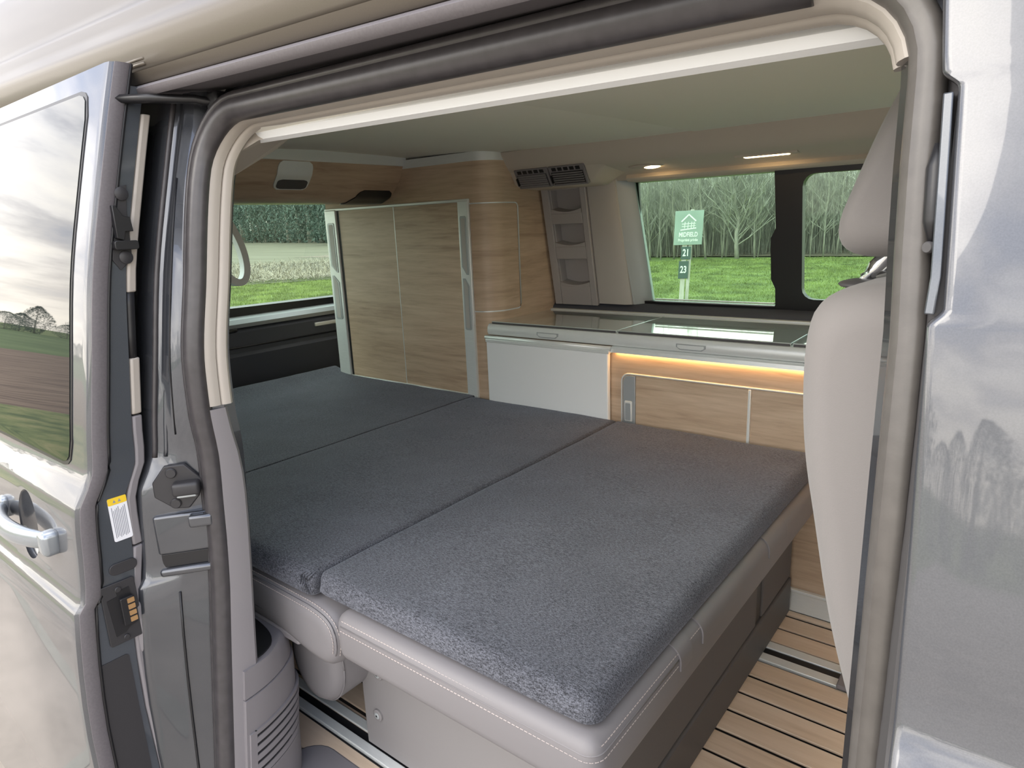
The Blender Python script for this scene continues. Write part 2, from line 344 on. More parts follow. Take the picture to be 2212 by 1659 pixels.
for (x0, x1, y0, y1) in ((-7.2, 4, -.62, -.50), (-7.2, 4, -1.9, -1.75), (-2.2, -2.12, -.5, 1.5), (-4.6, -4.5, -1.75, -.62)):
    quad('joint_strip', [(x0, y0), (x1, y0), (x1, y1), (x0, y1)], G+0.004, CONCD, '', '', parent=yard)

# grass tufts seen through the left windows: nobody could count them
def grass_stuff():
    bm = bmesh.new()
    for i in range(90000):
        a = R(random.uniform(8, 31)); d = 9+17.8*random.random()**1.2
        x, y = -math.sin(a)*d, math.cos(a)*d
        h = random.uniform(.025, .065)*(1+.6*noise.noise((x*.6, y*.6, 0))); w = random.uniform(.0025, .006)*(d/12)
        t = random.uniform(0, 6.28); lx, ly = random.uniform(-.05, .05), random.uniform(-.05, .05)
        c, s = math.cos(t)*w, math.sin(t)*w
        bm.faces.new([bm.verts.new((x-c, y-s, G-.02)), bm.verts.new((x+c, y+s, G-.02)), bm.verts.new((x+lx, y+ly, G-.02+h))])
    for i in range(40000):
        a = R(random.uniform(52, 63)); d = 12+14*random.random()**.8
        x, y = -math.sin(a)*d, math.cos(a)*d
        h = random.uniform(.03, .08); w = random.uniform(.004, .010); t = random.uniform(0, 6.28)
        c, s = math.cos(t)*w, math.sin(t)*w
        bm.faces.new([bm.verts.new((x-c, y-s, G-.02)), bm.verts.new((x+c, y+s, G-.02)), bm.verts.new((x+random.uniform(-.05, .05), y, G-.02+h))])
    tag(link('meadow_grass', bm, BLADE, recalc=False), 'short green grass blades of the meadow outside the windows', 'grass', kind='stuff')
grass_stuff()
def stubble_stuff():
    bm = bmesh.new()
    for i in range(6500):
        u = random.random()**1.4; a = R(random.uniform(52.5, 63)); d = 24.5+15*u
        x, y = -math.sin(a)*d, math.cos(a)*d
        l = random.uniform(.10, .36); t = random.uniform(0, 6.28); e = random.uniform(0, .35) if random.random() < .72 else random.uniform(.3, 1.2)
        q = Vector((math.cos(t)*math.cos(e), math.sin(t)*math.cos(e), abs(math.sin(e))))*l
        s = Vector((.5, .8, 0)).normalized()*random.uniform(.006, .014)
        p = Vector((x, y, G+.02+random.random()*.08))
        bm.faces.new([bm.verts.new(p-s), bm.verts.new(p+s), bm.verts.new(p+q+s*.6), bm.verts.new(p+q-s*.6)])
    tag(link('maize_stubble', bm, STRAW, recalc=False), 'pale broken maize stalks littering the field behind the van', 'stubble', kind='stuff')
stubble_stuff()

# ------------------------------------------------------------------ bare wood behind the meadow
def bare_tree(seed, H, thick, spread):
    """trunk and branch meshes at the origin"""
    rnd = random.Random(seed); tr = bmesh.new(); br = bmesh.new()
    pts = []; x = y = 0
    for k in range(8):
        pts.append((x, y, H*k/7)); x += rnd.uniform(-.06, .06)*spread*2; y += rnd.uniform(-.06, .06)*spread*2
    tube(tr, pts, [thick*(1-.85*k/7) for k in range(8)], 6)
    def branch(p, d, l, r, lev):
        q = [p]; dd = d.copy()
        for k in range(3):
            dd = (dd+Vector((rnd.uniform(-.3, .3), rnd.uniform(-.3, .3), rnd.uniform(-.05, .3)))).normalized(); q.append(q[-1]+dd*l/3)
        tube(br, q, [r, r*.8, r*.6, r*.3], 3, caps=False)
        if lev:
            for k in range(rnd.randint(3, 4)):
                i = rnd.randint(1, 3); nd = (dd+Vector((rnd.uniform(-.9, .9), rnd.uniform(-.9, .9), rnd.uniform(-.3, .7)))).normalized()
                branch(q[i], nd, l*rnd.uniform(.4, .65), r*.55, lev-1)
    nb = int(24*spread)+12
    for k in range(nb):
        h = rnd.uniform(.12, .97); i = min(6, int(h*7)); f = h*7-i
        p = Vector(pts[i]).lerp(Vector(pts[i+1]), f); a = rnd.uniform(0, 6.28)
        d = Vector((math.cos(a), math.sin(a), rnd.uniform(.3, 1.5))).normalized()
        branch(p, d, spread*rnd.uniform(.7, 1.5)*(1.15-h*.6), max(thick*.34, .011)*(1.1-h*.6), 2)
    return tr, br
def me_of(bm, name, m):
    me = bpy.data.meshes.new(name); bm.to_mesh(me); bm.free(); me.materials.append(m)
    me.polygons.foreach_set('use_smooth', [True]*len(me.polygons)); return me
KINDS = []
for s, (H, t, sp) in enumerate(((5.6, .036, .75), (5.2, .028, .6), (5.8, .046, .9), (5.0, .022, .5))):
    a, b = bare_tree(s+3, H, t, sp); KINDS.append((me_of(a, 'trunk', BARK), me_of(b, 'branches', TWIGM)))
a, b = bare_tree(50, 3.6, .10, 1.45); SHRUB = (me_of(a, 'trunk', BARK), me_of(b, 'branches', TWIGM))
def plant(kind, x, y, name, label, group, s=1.0):
    r = empty(name, (x, y, G), label, 'tree', group); r.rotation_euler.z = random.uniform(0, 6.28); r.scale = (s, s, s)
    for n, me in zip(('trunk', 'branches'), kind):
        c = bpy.data.objects.new(n, me); COL.objects.link(c); c.parent = r
for i in range(120):
    row = i % 4; a = R(5+27*(i/120)+random.uniform(-.5, .5)); d = (27.3, 28.6, 30.5, 33)[row]+random.uniform(-.5, .6)
    plant(KINDS[random.randrange(4)], -math.sin(a)*d, math.cos(a)*d, 'bare_tree', 'slender leafless tree in the dense wood beyond the meadow', 'leafless trees of the wood', random.uniform(.88, 1.08)*(1+.02*row))
a = R(19.6); plant(SHRUB, -math.sin(a)*26.9, math.cos(a)*26.9, 'bare_spreading_tree', 'low wide-branching bare tree at the front edge of the wood', None, .95)
def thicket():
    bm = bmesh.new()
    for i in range(8000):
        a = R(random.uniform(3, 34)); d = random.uniform(29, 44); x, y = -math.sin(a)*d, math.cos(a)*d
        h = random.uniform(1.5, 4.6)*(d/30); r = random.uniform(.005, .017); lx, ly = random.uniform(-.5, .5), random.uniform(-.3, .3)
        tube(bm, [(x, y, G), (x+lx*.4, y+ly*.4, G+h*.5), (x+lx, y+ly, G+h)], [r, r*.8, r*.3], 3, caps=False)
        for k in range(2):
            z = random.uniform(.3, .9)*h; t = random.uniform(0, 6.28); l = random.uniform(.3, .9)
            tube(bm, [(x+lx*z/h, y+ly*z/h, G+z), (x+lx*z/h+math.cos(t)*l, y+ly*z/h+math.sin(t)*l*.5, G+z+l*.7)], [r*.5, r*.2], 3, caps=False)
    tag(link('thicket', bm, TWIGM, smooth=180, recalc=False), 'dense grey undergrowth of thin stems deep in the wood', 'thicket', kind='stuff')
thicket()

# dark tree belt far behind the van, and the hedge trees behind the ploughed field
def leafy(seed, H, W):
    rnd = random.Random(seed); cr = bmesh.new(); tr = bmesh.new()
    tube(tr, [(0, 0, 0), (.1, 0, H*.35), (0, .1, H*.8)], [H*.03, H*.022, H*.008], 6)
    for k in range(5200):
        h = rnd.random()**.8; a = rnd.uniform(0, 6.28); q = W*.5*math.sin(math.pi*(.10+.86*h))*(.55+.45*rnd.random())*(1+.35*noise.noise((math.cos(a)*2, math.sin(a)*2, h*4+seed)))
        c = Vector((math.cos(a)*q, math.sin(a)*q, h*H)); e_ = (H*.011+.03)*rnd.uniform(.6, 1.6)
        v = [cr.verts.new(c+Vector((rnd.uniform(-e_, e_), rnd.uniform(-e_, e_), rnd.uniform(-e_, e_)*1.3))) for _ in range(3)]; cr.faces.new(v)
    return me_of(tr, 'trunk', BARK), me_of(cr, 'crown', NEEDLE)
LEAFY = [leafy(1, 17, 9), leafy(2, 20, 10), leafy(3, 15, 9)]
HEDGE = [leafy(4, 5, 7), leafy(5, 6, 6), leafy(6, 4, 8)]
def plant2(kind, x, y, name, label, group, s=1.0):
    r = empty(name, (x, y, G), label, 'tree', group); r.rotation_euler.z = random.uniform(0, 6.28); r.scale = (s, s, s)
    for n, me in zip(('trunk', 'crown'), kind):
        c = bpy.data.objects.new(n, me); COL.objects.link(c); c.parent = r
for i in range(34):
    f = i/33; a = R(64-14*f); d = 200-125*f+(6 if i % 2 else 0)+random.uniform(-3, 3)
    plant2(LEAFY[i % 3], -math.sin(a)*d, math.cos(a)*d, 'forest_tree', 'dark green tree of the forest edge beyond the tan field', 'forest trees behind the tan field', random.uniform(.9, 1.15)*(.75+.4*(1-f)))
for i in range(22):  # unseen trees added to roughen the horizon in the front door reflection
    plant2(HEDGE[i % 3], -40+80*i/21+random.uniform(-1.5, 1.5), -44+random.uniform(-3, 3), 'added_hedge_tree', 'rounded dark tree added out of view to break the skyline mirrored in the front door', 'hedge trees added for the front door reflection', random.uniform(.8, 1.2))
for i in range(26):
    f = i/25; x = -130+random.uniform(-4, 4); y = 0-75*f
    plant2(HEDGE[i % 3], x, y, 'hedgerow_tree', 'rounded dark hedgerow tree on the skyline behind the ploughed field', 'hedgerow trees reflected in the door glass', random.uniform(.7, 1.2)*(1.1 if i < 9 else .8))

# ------------------------------------------------------------------ sign post on the meadow
def sign():
    D = 12.0; a0 = R(23.75); cx, cy = -math.sin(a0)*D, math.cos(a0)*D
    rt_ = Vector((math.cos(a0), math.sin(a0), 0)); nrm = Vector((math.sin(a0), -math.cos(a0), 0)); upz = Vector((0.05, 0.0, 1)).normalized()
    root = empty('sign_post', (cx, cy, G), 'green MIDFIELD private property sign on a wooden post', 'sign')
    def M(u, h, dep): 
        p = Vector((cx, cy, 0))+rt_*u+nrm*dep+upz*(h-G)*1.0+Vector((0, 0, G))
        return Matrix(((rt_.x, upz.x, nrm.x, p.x), (rt_.y, upz.y, nrm.y, p.y), (rt_.z, upz.z, nrm.z, p.z), (0, 0, 0, 1)))
    def panel(name, u0, u1, h0, h1, d0, d1, m, par):
        b = bmesh.new(); box(b, u0, u1, h0, h1, d0, d1); bm = bmesh.new(); merge(bm, b, M(0, 0, 0)); return link(name, bm, m, par, bevel=.003)
    panel('post', -.085, -.005, -.62, 1.20, -.05, -.005, POST, root)
    panel('post', .015, .075, -.62, 1.235, -.07, -.02, POST, root)
    bd = panel('sign_board', -.235, .235, .645, 1.215, 0, .012, SIGNG, root)
    bm = bmesh.new()
    def stroke(u0, h0, u1, h1, w=.014):
        d = Vector((u1-u0, h1-h0, 0)); n = Vector((-d.y, d.x, 0)).normalized()*w/2
        b = bmesh.new(); q = [Vector((u0, h0, 0))-n, Vector((u0, h0, 0))+n, Vector((u1, h1, 0))+n, Vector((u1, h1, 0))-n]
        loft(b, [[(p.x, p.y, .012) for p in q], [(p.x, p.y, .016) for p in q]]); merge(bm, b, M(0, 0, 0))
    stroke(-.125, 1.035, -.005, 1.155, .022); stroke(-.012, 1.155, .115, 1.04, .022)
    for h in (.995, .955): stroke(-.115, h, .11, h+.008, .011)
    for u in (-.07, -.015, .04, .08): stroke(u, .92, u+.006, 1.03, .011)
    stroke(-.135, .895, .125, .925, .018)
    link('house_emblem', bm, SIGNW, bd)
    bm = bmesh.new(); text_mesh(bm, 'MIDFIELD', .086, M(0, .815, .014) @ Matrix.Diagonal((.86, 1.25, 1, 1))); link('lettering', bm, SIGNW, bd)
    bm = bmesh.new(); text_mesh(bm, 'Propriété privée', .056, M(0, .725, .014) @ Matrix.Diagonal((.88, 1.15, 1, 1))); link('lettering', bm, SIGNW, bd)
    for n, h0, h1, u0 in (('21', .40, .615, -.10), ('23', .07, .37, -.125)):
        pl = panel('number_plate', u0, u0+.165, h0, h1, .0, .01, SIGND, root)
        bm = bmesh.new(); text_mesh(bm, n, .15, M(u0+.082, (h0+h1)/2, .012) @ Matrix.Diagonal((.75, 1.1, 1, 1))); link('number', bm, SIGNW, pl)
sign()
#@@STRUCT
def fr(o, u, v):
    o, u, v = Vector(o), Vector(u).normalized(), Vector(v).normalized(); n = u.cross(v).normalized(); v = n.cross(u)
    return Matrix(((u.x, v.x, n.x, o.x), (u.y, v.y, n.y, o.y), (u.z, v.z, n.z, o.z), (0, 0, 0, 1)))
def LB(name, m, parent, M, x0, x1, y0, y1, z0, z1, bevel=.002, seg=2):
    b = bmesh.new(); box(b, x0, x1, y0, y1, z0, z1); bm = bmesh.new(); merge(bm, b, M); return link(name, bm, m, parent, bevel=bevel, seg=seg)
def LP(name, m, parent, M, outline, d, at=0.0, bevel=0, smooth=40):
    b = bmesh.new(); prism(b, outline, d, 'xy', at); bm = bmesh.new(); merge(bm, b, M)
    return link(name, bm, m, parent, smooth=None if bevel else smooth, bevel=bevel)
def ring_outline(bm, M, out, inn, d0, d1):
    """flat frame between two outlines of equal length"""
    n = len(out); V = [[bm.verts.new(M @ Vector((a, b, d))) for a, b in o] for o, d in ((out, d0), (out, d1), (inn, d1), (inn, d0))]
    for i in range(n):
        j = (i+1) % n
        for k in range(4): bm.faces.new((V[k][i], V[k][j], V[(k+1) % 4][j], V[(k+1) % 4][i]))
def xsweep(bm, prof, x0, x1, slope=-.034, xr=-1.2, n=2):
    loft(bm, [[(x0+(x1-x0)*k/(n-1), y, z+slope*(x0+(x1-x0)*k/(n-1)-xr)) for y, z in prof] for k in range(n)])

# ================================================================== the van
VAN = empty('campervan', (-1.0, .5, G), 'dark grey campervan with silver raised roof and its side door slid open', 'van')
# door opening path: left jamb up, over the top, down the middle pillar
def opening(zb=-.06, r=.085, xl=-1.08, xr=-.0755, zt=1.296, ztr=1.279):
    P = []
    for k in range(64): P.append((xl, zb+(zt-r-zb)*k/63))
    for k in range(1, 9): a = R(180-90*k/8); P.append((xl+r+r*math.cos(a), zt-r+r*math.sin(a)))
    for k in range(1, 12): t = k/12; P.append((xl+r+(xr-xl-2*r)*t, zt+(ztr-zt)*t))
    for k in range(0, 9): a = R(90-90*k/8); P.append((xr-r+r*math.cos(a), ztr-r+r*math.sin(a)))
    for k in range(1, 22): z = ztr-r+(zb-ztr+r)*k/21; P.append((xr+(-.1235*sealy(z)+.0755-.0005)*min(1, k/3), z))
    return P
PATH = opening()
def sweep(bm, prof, path, keep=None, caps=True):
    """prof: (inward, deeper) pairs"""
    rings = []
    for i, (x, z) in enumerate(path):
        if keep and not keep(x, z): continue
        a = path[max(i-1, 0)]; b = path[min(i+1, len(path)-1)]
        t = Vector((b[0]-a[0], b[1]-a[1])).normalized(); n = Vector((t.y, -t.x))     # inward
        y = sealy(z)
        rings.append([(x+n.x*p, y+q, z+n.y*p) for p, q in prof])
    loft(bm, rings, True, caps)
def circ(r, cx=0, cy=0, n=10, fx=1, fy=1): return [(cx+r*fx*math.cos(k*2*math.pi/n), cy+r*fy*math.sin(k*2*math.pi/n)) for k in range(n)]
main_k = lambda x, z: x < -.150
side_k = lambda x, z: x > -.166
sp_ = circ(.0198, 0, 0, 12, 1.0, .9); lp_ = circ(.008, -.015, -.008, 8)
bm = bmesh.new(); sweep(bm, sp_, PATH, main_k); seal = link('door_seal', bm, RUBBER, VAN, smooth=180); tag(seal, 'thick black rubber door seal')
bm = bmesh.new(); sweep(bm, lp_, PATH, main_k); link('seal_lip', bm, RUBBER, seal, smooth=180)
bm = bmesh.new(); sweep(bm, [(-.0135, .004), (-.011, -.010), (-.0055, -.0135), (-.001, -.0115), (.004, -.013), (.009, -.007), (.0115, .002), (.0115, .014), (-.0135, .014)], PATH, side_k); tag(link('pillar_seal', bm, LITSEAL, VAN, smooth=60), 'ridged rubber seal on the middle pillar, coloured paler for the daylight on it')
bm = bmesh.new(); sweep(bm, [(-.022, .012), (.012, .012), (.020, .03), (.0, .06), (-.05, .06), (-.06, .03)], PATH); link('door_frame', bm, JAMB, VAN, smooth=40)
up_ = lambda x, z: z > .82 and (x < -.5 or z > 1.195)
prof1 = [(.008, .003), (.014, .003), (.019, .008), (.0215, .016), (.0215, .024), (.017, .028), (.0, .024)]
prof2 = [(.017, .026), (.022, .027), (.0255, .031), (.0262, .040), (.022, .045), (.005, .04)]
bm = bmesh.new(); sweep(bm, prof1, PATH, up_); link('frame_trim', bm, CREAM, VAN, smooth=40)
bm = bmesh.new(); sweep(bm, prof2, PATH, up_); link('inner_trim', bm, CREAM, VAN, smooth=40)
# long lamp-like grab rail under the header
bm = bmesh.new(); xsweep(bm, [(.648, 1.266), (.652, 1.256), (.662, 1.252), (.674, 1.256), (.678, 1.264), (.674, 1.274), (.652, 1.274)], -1.045, -.105, -.018, -1.0); tag(link('header_rail', bm, WHITE, VAN, smooth=40), 'white rail along the top of the door opening')

# rear quarter and its jamb
def quarter():
    rings = []
    for z in ZS:
        s = skin(z); yo = sealy(z)-.010; rings.append([(-1.094, yo+.02, z), (-1.100, yo+.004, z), (-1.104, yo-.004, z), (-1.120, yo+(s-yo)*.40, z), (-1.1225, yo+(s-yo)*.46, z), (-1.126, yo+(s-yo)*.50, z), (-1.143, s+.012, z), (-1.150, s+.002, z), (-1.160, s-.001, z), (-1.20, s, z), (-1.6, s, z), (-2.2, s+.01, z), (-2.75, s+.05, z), (-2.85, s+.14, z)])
    bm = bmesh.new(); loft(bm, rings, False); return bm
link('rear_quarter', quarter(), JAMB, VAN, smooth=40)
bm = bmesh.new(); tube(bm, [(-1.149, skin(z)+.004, z) for z in ZS if z > .72], .0045, 8); link('jamb_lip', bm, RUBBER, VAN, smooth=180)
bm = bmesh.new(); tube(bm, [(-1.138, skin(z)+.018, z) for z in ZS if z > .74], .004, 8); link('jamb_bead', bm, JAMB, VAN, smooth=180)
bm = bmesh.new(); tube(bm, [(-1.120+.001*k, sealy(z)-.010+(skin(z)-sealy(z)+.010)*(.44-.14*k/6)-.001, z) for k, z in enumerate((.50, .42, .34, .26, .18, .10, .0))], .0022, 6); link('jamb_seam', bm, BLACK, VAN, smooth=180)
bm = bmesh.new(); tube(bm, [(-1.1215, sealy(z)-.010+(skin(z)-sealy(z)+.010)*.44-.001, z) for z in (.78, .9, 1.0, 1.1, 1.2)], .0012, 6); link('jamb_seam', bm, BLACK, VAN, smooth=180)
# quarter window glass glimpsed behind the open door
bm = bmesh.new(); loft(bm, [[(-1.20, skin(z)-.004, z), (-2.6, skin(z)+.03, z)] for z in (.80, .9, 1.0, 1.1, 1.2, 1.28)], False); link('quarter_glass', bm, PRIVACY, VAN, smooth=180)
# latch area low on the jamb
AJ = Vector((-.60, -.80, 0)).normalized()
JM = fr((-1.120, .474, .690), -AJ, (0, 0, 1))
pl = LP('latch_plate', PLATE, VAN, JM, [(-.040, .012), (-.018, .040), (.014, .040), (.040, .008), (.030, -.020), (.012, -.040), (-.012, -.038), (-.040, -.014)], .008, 0, bevel=.002)
b = bmesh.new(); rbox(b, -.008, .036, -.012, .012, .004, .028, .006, 3); bm = bmesh.new(); merge(bm, b, JM); link('striker', bm, PLATE, pl, smooth=60)
b = bmesh.new(); rbox(b, -.002, .030, -.0145, -.007, .012, .026, .003, 2); bm = bmesh.new(); merge(bm, b, JM); link('striker_bar', bm, GREYFRAME, pl, smooth=60)
for v in (.027, -.028):
    bm = bmesh.new(); disc(bm, JM @ Vector((-.008, v, .006)), .009, .006, JM.col[2][:3]); link('screw', bm, PLATE, pl, smooth=40)
LB('jamb_ledge', JAMB, VAN, JM, -.048, .042, -.118, -.046, -.01, .015, .005, 3)
LB('ledge_tongue', JAMB, VAN, JM, .010, .050, -.070, -.048, .004, .029, .005, 3)
LB('jamb_slot', BLACK, VAN, JM, -.044, .046, -.143, -.118, -.02, .012, .001)
LB('slot_lip', JAMB, VAN, JM, -.050, .052, -.158, -.143, -.01, .020, .006, 3)

# header: outer lip, track recess, roof
bm = bmesh.new(); xsweep(bm, [(.600, 1.285), (.612, 1.285), (.69, 1.300), (.69, 1.345), (.60, 1.350), (.640, 1.340), (.65, 1.305)], -1.16, 1.2, -.02, -1.0); tag(link('door_track', bm, BLACK, VAN), 'black sliding door track recess')
bm = bmesh.new(); xsweep(bm, [(.625, 1.312), (.632, 1.318), (.640, 1.316), (.640, 1.308), (.628, 1.306)], -1.10, 1.2, -.02, -1.0); link('track_rail', bm, CHAR, VAN, smooth=40)
bm = bmesh.new(); xsweep(bm, [(.545, 1.332), (.533, 1.327), (.526, 1.331), (.524, 1.338), (.529, 1.343), (.56, 1.347), (.62, 1.347), (.62, 1.338)], -2.9, 1.2); link('header_lip', bm, FLANGE, VAN, smooth=50)
bm = bmesh.new(); xsweep(bm, [(.560, 1.346), (.536, 1.347), (.533, 1.349), (.525, 1.362), (.535, 1.365), (.62, 1.40), (.62, 1.348)], -2.9, 1.2); tag(link('gutter_panel', bm, SILVER, VAN, smooth=30), 'silver body strip under the roof')
RF = empty('raised_roof', (-1.0, 1.2, 1.4), 'pale silver lifting roof shell above the open side door', 'roof')
rp = [(.548, 1.367), (.541, 1.370), (.538, 1.374), (.531, 1.408), (.530, 1.416), (.533, 1.424), (.545, 1.438), (.552, 1.450), (.555, 1.466), (.572, 1.482), (.585, 1.490), (.590, 1.505), (.598, 1.532), (.612, 1.566), (.630, 1.606), (.655, 1.652), (.70, 1.702), (.80, 1.738), (1.25, 1.765)]
full = rp+[(2.5-y, z) for y, z in rp[-2::-1]]
inner = [(2.5-.60, 1.385), (2.5-.70, 1.53), (1.25, 1.59), (.70, 1.53), (.60, 1.385)]
bm = bmesh.new(); xsweep(bm, full+inner, -2.9, 1.2); link('roof_shell', bm, SILVER, RF, smooth=50)
bm = bmesh.new()
for dz in (0, -.0075): tube(bm, [(-1.25, .5375, 1.3845+dz), (-1.14, .5375, 1.381+dz)], .0028, 8)
link('hinge_bead', bm, SILVER, RF, smooth=180)
# door arm over the jamb
bm = bmesh.new(); tube(bm, [(-1.16, .49, 1.318), (-1.12, .53, 1.318), (-1.07, .575, 1.315), (-1.04, .61, 1.305)], .007, 6, flat=1.6); link('hinge_arm', bm, BLACK, VAN, smooth=180)
bm = bmesh.new(); box(bm, -1.06, -1.03, .585, .62, 1.295, 1.325); link('hinge_bracket', bm, BLACK, VAN, bevel=.004)
# middle pillar outer face and sill
bm = bmesh.new(); loft(bm, [[(-.112*sealy(z), sealy(z)+.006, z), (-.100*skin(z), skin(z)+.014, z), (-.02, skin(z)+.014, z), (-.02, sealy(z)+.06, z), (-.135*sealy(z), sealy(z)+.06, z)] for z in ZS], True); link('middle_pillar', bm, CHAR, VAN, smooth=40)
BX('sill', GREYPL, VAN, -1.05, -.10, .43, .60, -.10, -.055, .004)
BX('rocker', JAMB, VAN, -1.10, 1.2, .40, .50, -.34, -.10, .02)
BX('tail_panel', JAMB, VAN, -2.86, -2.80, .55, 2.2, -.34, .70, .01)

FD_T = [(-.3, .100), (.2, .097), (.6, .083), (.8, .070), (1.05, .058), (1.35, .056)]
fdz = lambda z: lerp(FD_T, z)
# ------------------------------------------------------------------ open sliding door
SD = empty('sliding_door', (-1.15, .35, -.3), 'grey sliding side door, slid back open at the left edge', 'door')
dk = lambda z: skin(z)-.10
ZD = [z for z in ZS if z < 1.35]+[1.36, 1.372]
rings = [[(-2.25, dk(z)+.016, z), (-2.23, dk(z), z), (-1.9, dk(z), z), (-1.5, dk(z), z), (-1.166, dk(z), z), (-1.1555, dk(z)+.002, z), (-1.151, dk(z)+.008, z), (-1.150, dk(z)+.020, z), (-1.154, dk(z)+.025, z), (-1.165, dk(z)+.025, z), (-2.25, dk(z)+.025, z)] for z in ZD]
bm = bmesh.new(); loft(bm, rings, True); link('door_skin', bm, PAINT, SD, smooth=45)
rings = [[(-1.1545, dk(z)+.026, z), (-1.1545, dk(z)+fdz(z), z), (-2.25, dk(z)+fdz(z), z), (-2.25, dk(z)+.026, z)] for z in ZD if z < 1.35]
bm = bmesh.new(); loft(bm, rings, True); shell = link('door_shell', bm, SHELLP, SD, smooth=40); tag(shell, 'dark blue-grey leading edge of the door')
bm = bmesh.new(); loft(bm, [[(-1.1485, dk(z)+.0075, z), (-1.1475, dk(z)+.012, z), (-1.1475, dk(z)+.026, z), (-1.150, dk(z)+.030, z), (-1.155, dk(z)+.030, z), (-1.155, dk(z)+.008, z)] for z in ZD]); link('edge_flange', bm, FLANGE, SD, smooth=50)
bm = bmesh.new(); tube(bm, [(-1.153, dk(z)+.0325, z) for z in ZD], .0032, 6); link('edge_seal', bm, BLACK, SD, smooth=180)
def trim_strip(name, z0, z1, m, w=.018):
    zz = [z0+(z1-z0)*k/8 for k in range(9)]
    bm = bmesh.new(); loft(bm, [[(-1.158, dk(z)+fdz(z)+.001, z), (-1.154, dk(z)+fdz(z)+.004, z), (-1.156, dk(z)+fdz(z)+w, z), (-1.20, dk(z)+fdz(z)+w+.002, z), (-1.20, dk(z)+fdz(z)+.001, z)] for z in zz], True)
    return link(name, bm, m, SD, bevel=.003)
tag(trim_strip('door_trim', 1.022, 1.30, CREAM, .017), 'cream upper inner trim'); tag(trim_strip('door_trim', .822, .915, CREAM), 'cream lower inner trim')
tag(trim_strip('door_trim', .60, .819, GREYPL), 'grey inner trim'); trim_strip('door_trim', -.2, .597, GREYPL)
bm = bmesh.new(); tube(bm, [(-1.165, dk(z)+fdz(z)+.008, z) for z in (.915, .95, 1.0, 1.03)], .009, 8); link('trim_gap_seal', bm, BLACK, SD, smooth=180)
# window in the door
wz = lambda a, b: rrect(-2.15, -1.212, .752, 1.332, .035, 6)
def on_skin(o, off): return [(x, dk(z)-off, z) for x, z in o]
def skin_patch(name, x0, x1, z0, z1, r, off, m, parent, nz=14):
    """rounded panel that follows the door's curve"""
    o = []
    for k in range(nz+1):
        z = z0+(z1-z0)*k/nz; d = min(z-z0, z1-z); ins = r-math.sqrt(max(0, r*r-(r-d)**2)) if d < r else 0
        o.append([(x0+ins, dk(z)-off, z), (x0+ins, dk(z)+.004, z), (x1-ins, dk(z)+.004, z), (x1-ins, dk(z)-off, z)])
    for zz in (z0+.004, z0+.012, z1-.004, z1-.012):
        z = zz; d = min(z-z0, z1-z); ins = r-math.sqrt(max(0, r*r-(r-d)**2)) if d < r else 0
        o.append([(x0+ins, dk(z)-off, z), (x0+ins, dk(z)+.004, z), (x1-ins, dk(z)+.004, z), (x1-ins, dk(z)-off, z)])
    o.sort(key=lambda q: q[0][2])
    bm = bmesh.new(); loft(bm, o, True); return link(name, bm, m, parent, smooth=60)
skin_patch('window_seal', -2.16, -1.206, .744, 1.340, .038, .0015, BLACK, SD)
tag(skin_patch('window_pane', -2.152, -1.212, .750, 1.334, .034, .0028, PRIVACY, SD), 'dark glossy window pane')
# handle: cup and loop
hx, hz = -1.358, .621; hy = dk(.62)
b = bmesh.new(); bmesh.ops.create_uvsphere(b, u_segments=28, v_segments=16, radius=1)
for v in b.verts: v.co = Vector((hx-.020+v.co.x*.050, hy+.001+v.co.y*.021, hz-.008+v.co.z*.068))
cutter = link('cutter', b, PAINT); skin_o = next(c for c in SD.children if c.name.startswith('door_skin'))
bo = skin_o.modifiers.new('cup', 'BOOLEAN'); bo.operation = 'DIFFERENCE'; bo.object = cutter; bo.solver = 'EXACT'
bpy.context.view_layer.update(); dg = bpy.context.evaluated_depsgraph_get(); me = bpy.data.meshes.new_from_object(skin_o.evaluated_get(dg))
skin_o.modifiers.clear(); skin_o.data = me; bpy.data.objects.remove(cutter)
me.polygons.foreach_set('use_smooth', [True]*len(me.polygons)); me.set_sharp_from_angle(angle=R(35))
bm = bmesh.new(); N_ = 22; rings = []
for k in range(N_+1):
    t = k/N_; x = hx-.135+.235*t; bow = math.sin(math.pi*(.04+.92*t))**.6
    y = hy+.004-.036*bow; hgt = .012+.008*math.sin(math.pi*t)**.5; dep = .008+.005*math.sin(math.pi*t)
    rings.append([(x, y+dep*math.cos(a*2*math.pi/14), hz-.002+hgt*math.sin(a*2*math.pi/14)) for a in range(14)])
loft(bm, rings); tag(link('handle', bm, HANDLE, SD, smooth=180), 'silver pull handle')
RB('handle_cap', HANDLE, SD, hx+.101, hx+.130, hy-.024, hy+.006, hz-.022, hz+.020, .009)
RB('handle_cap', HANDLE, SD, hx-.158, hx-.128, hy-.012, hy+.006, hz-.020, hz+.020, .007)
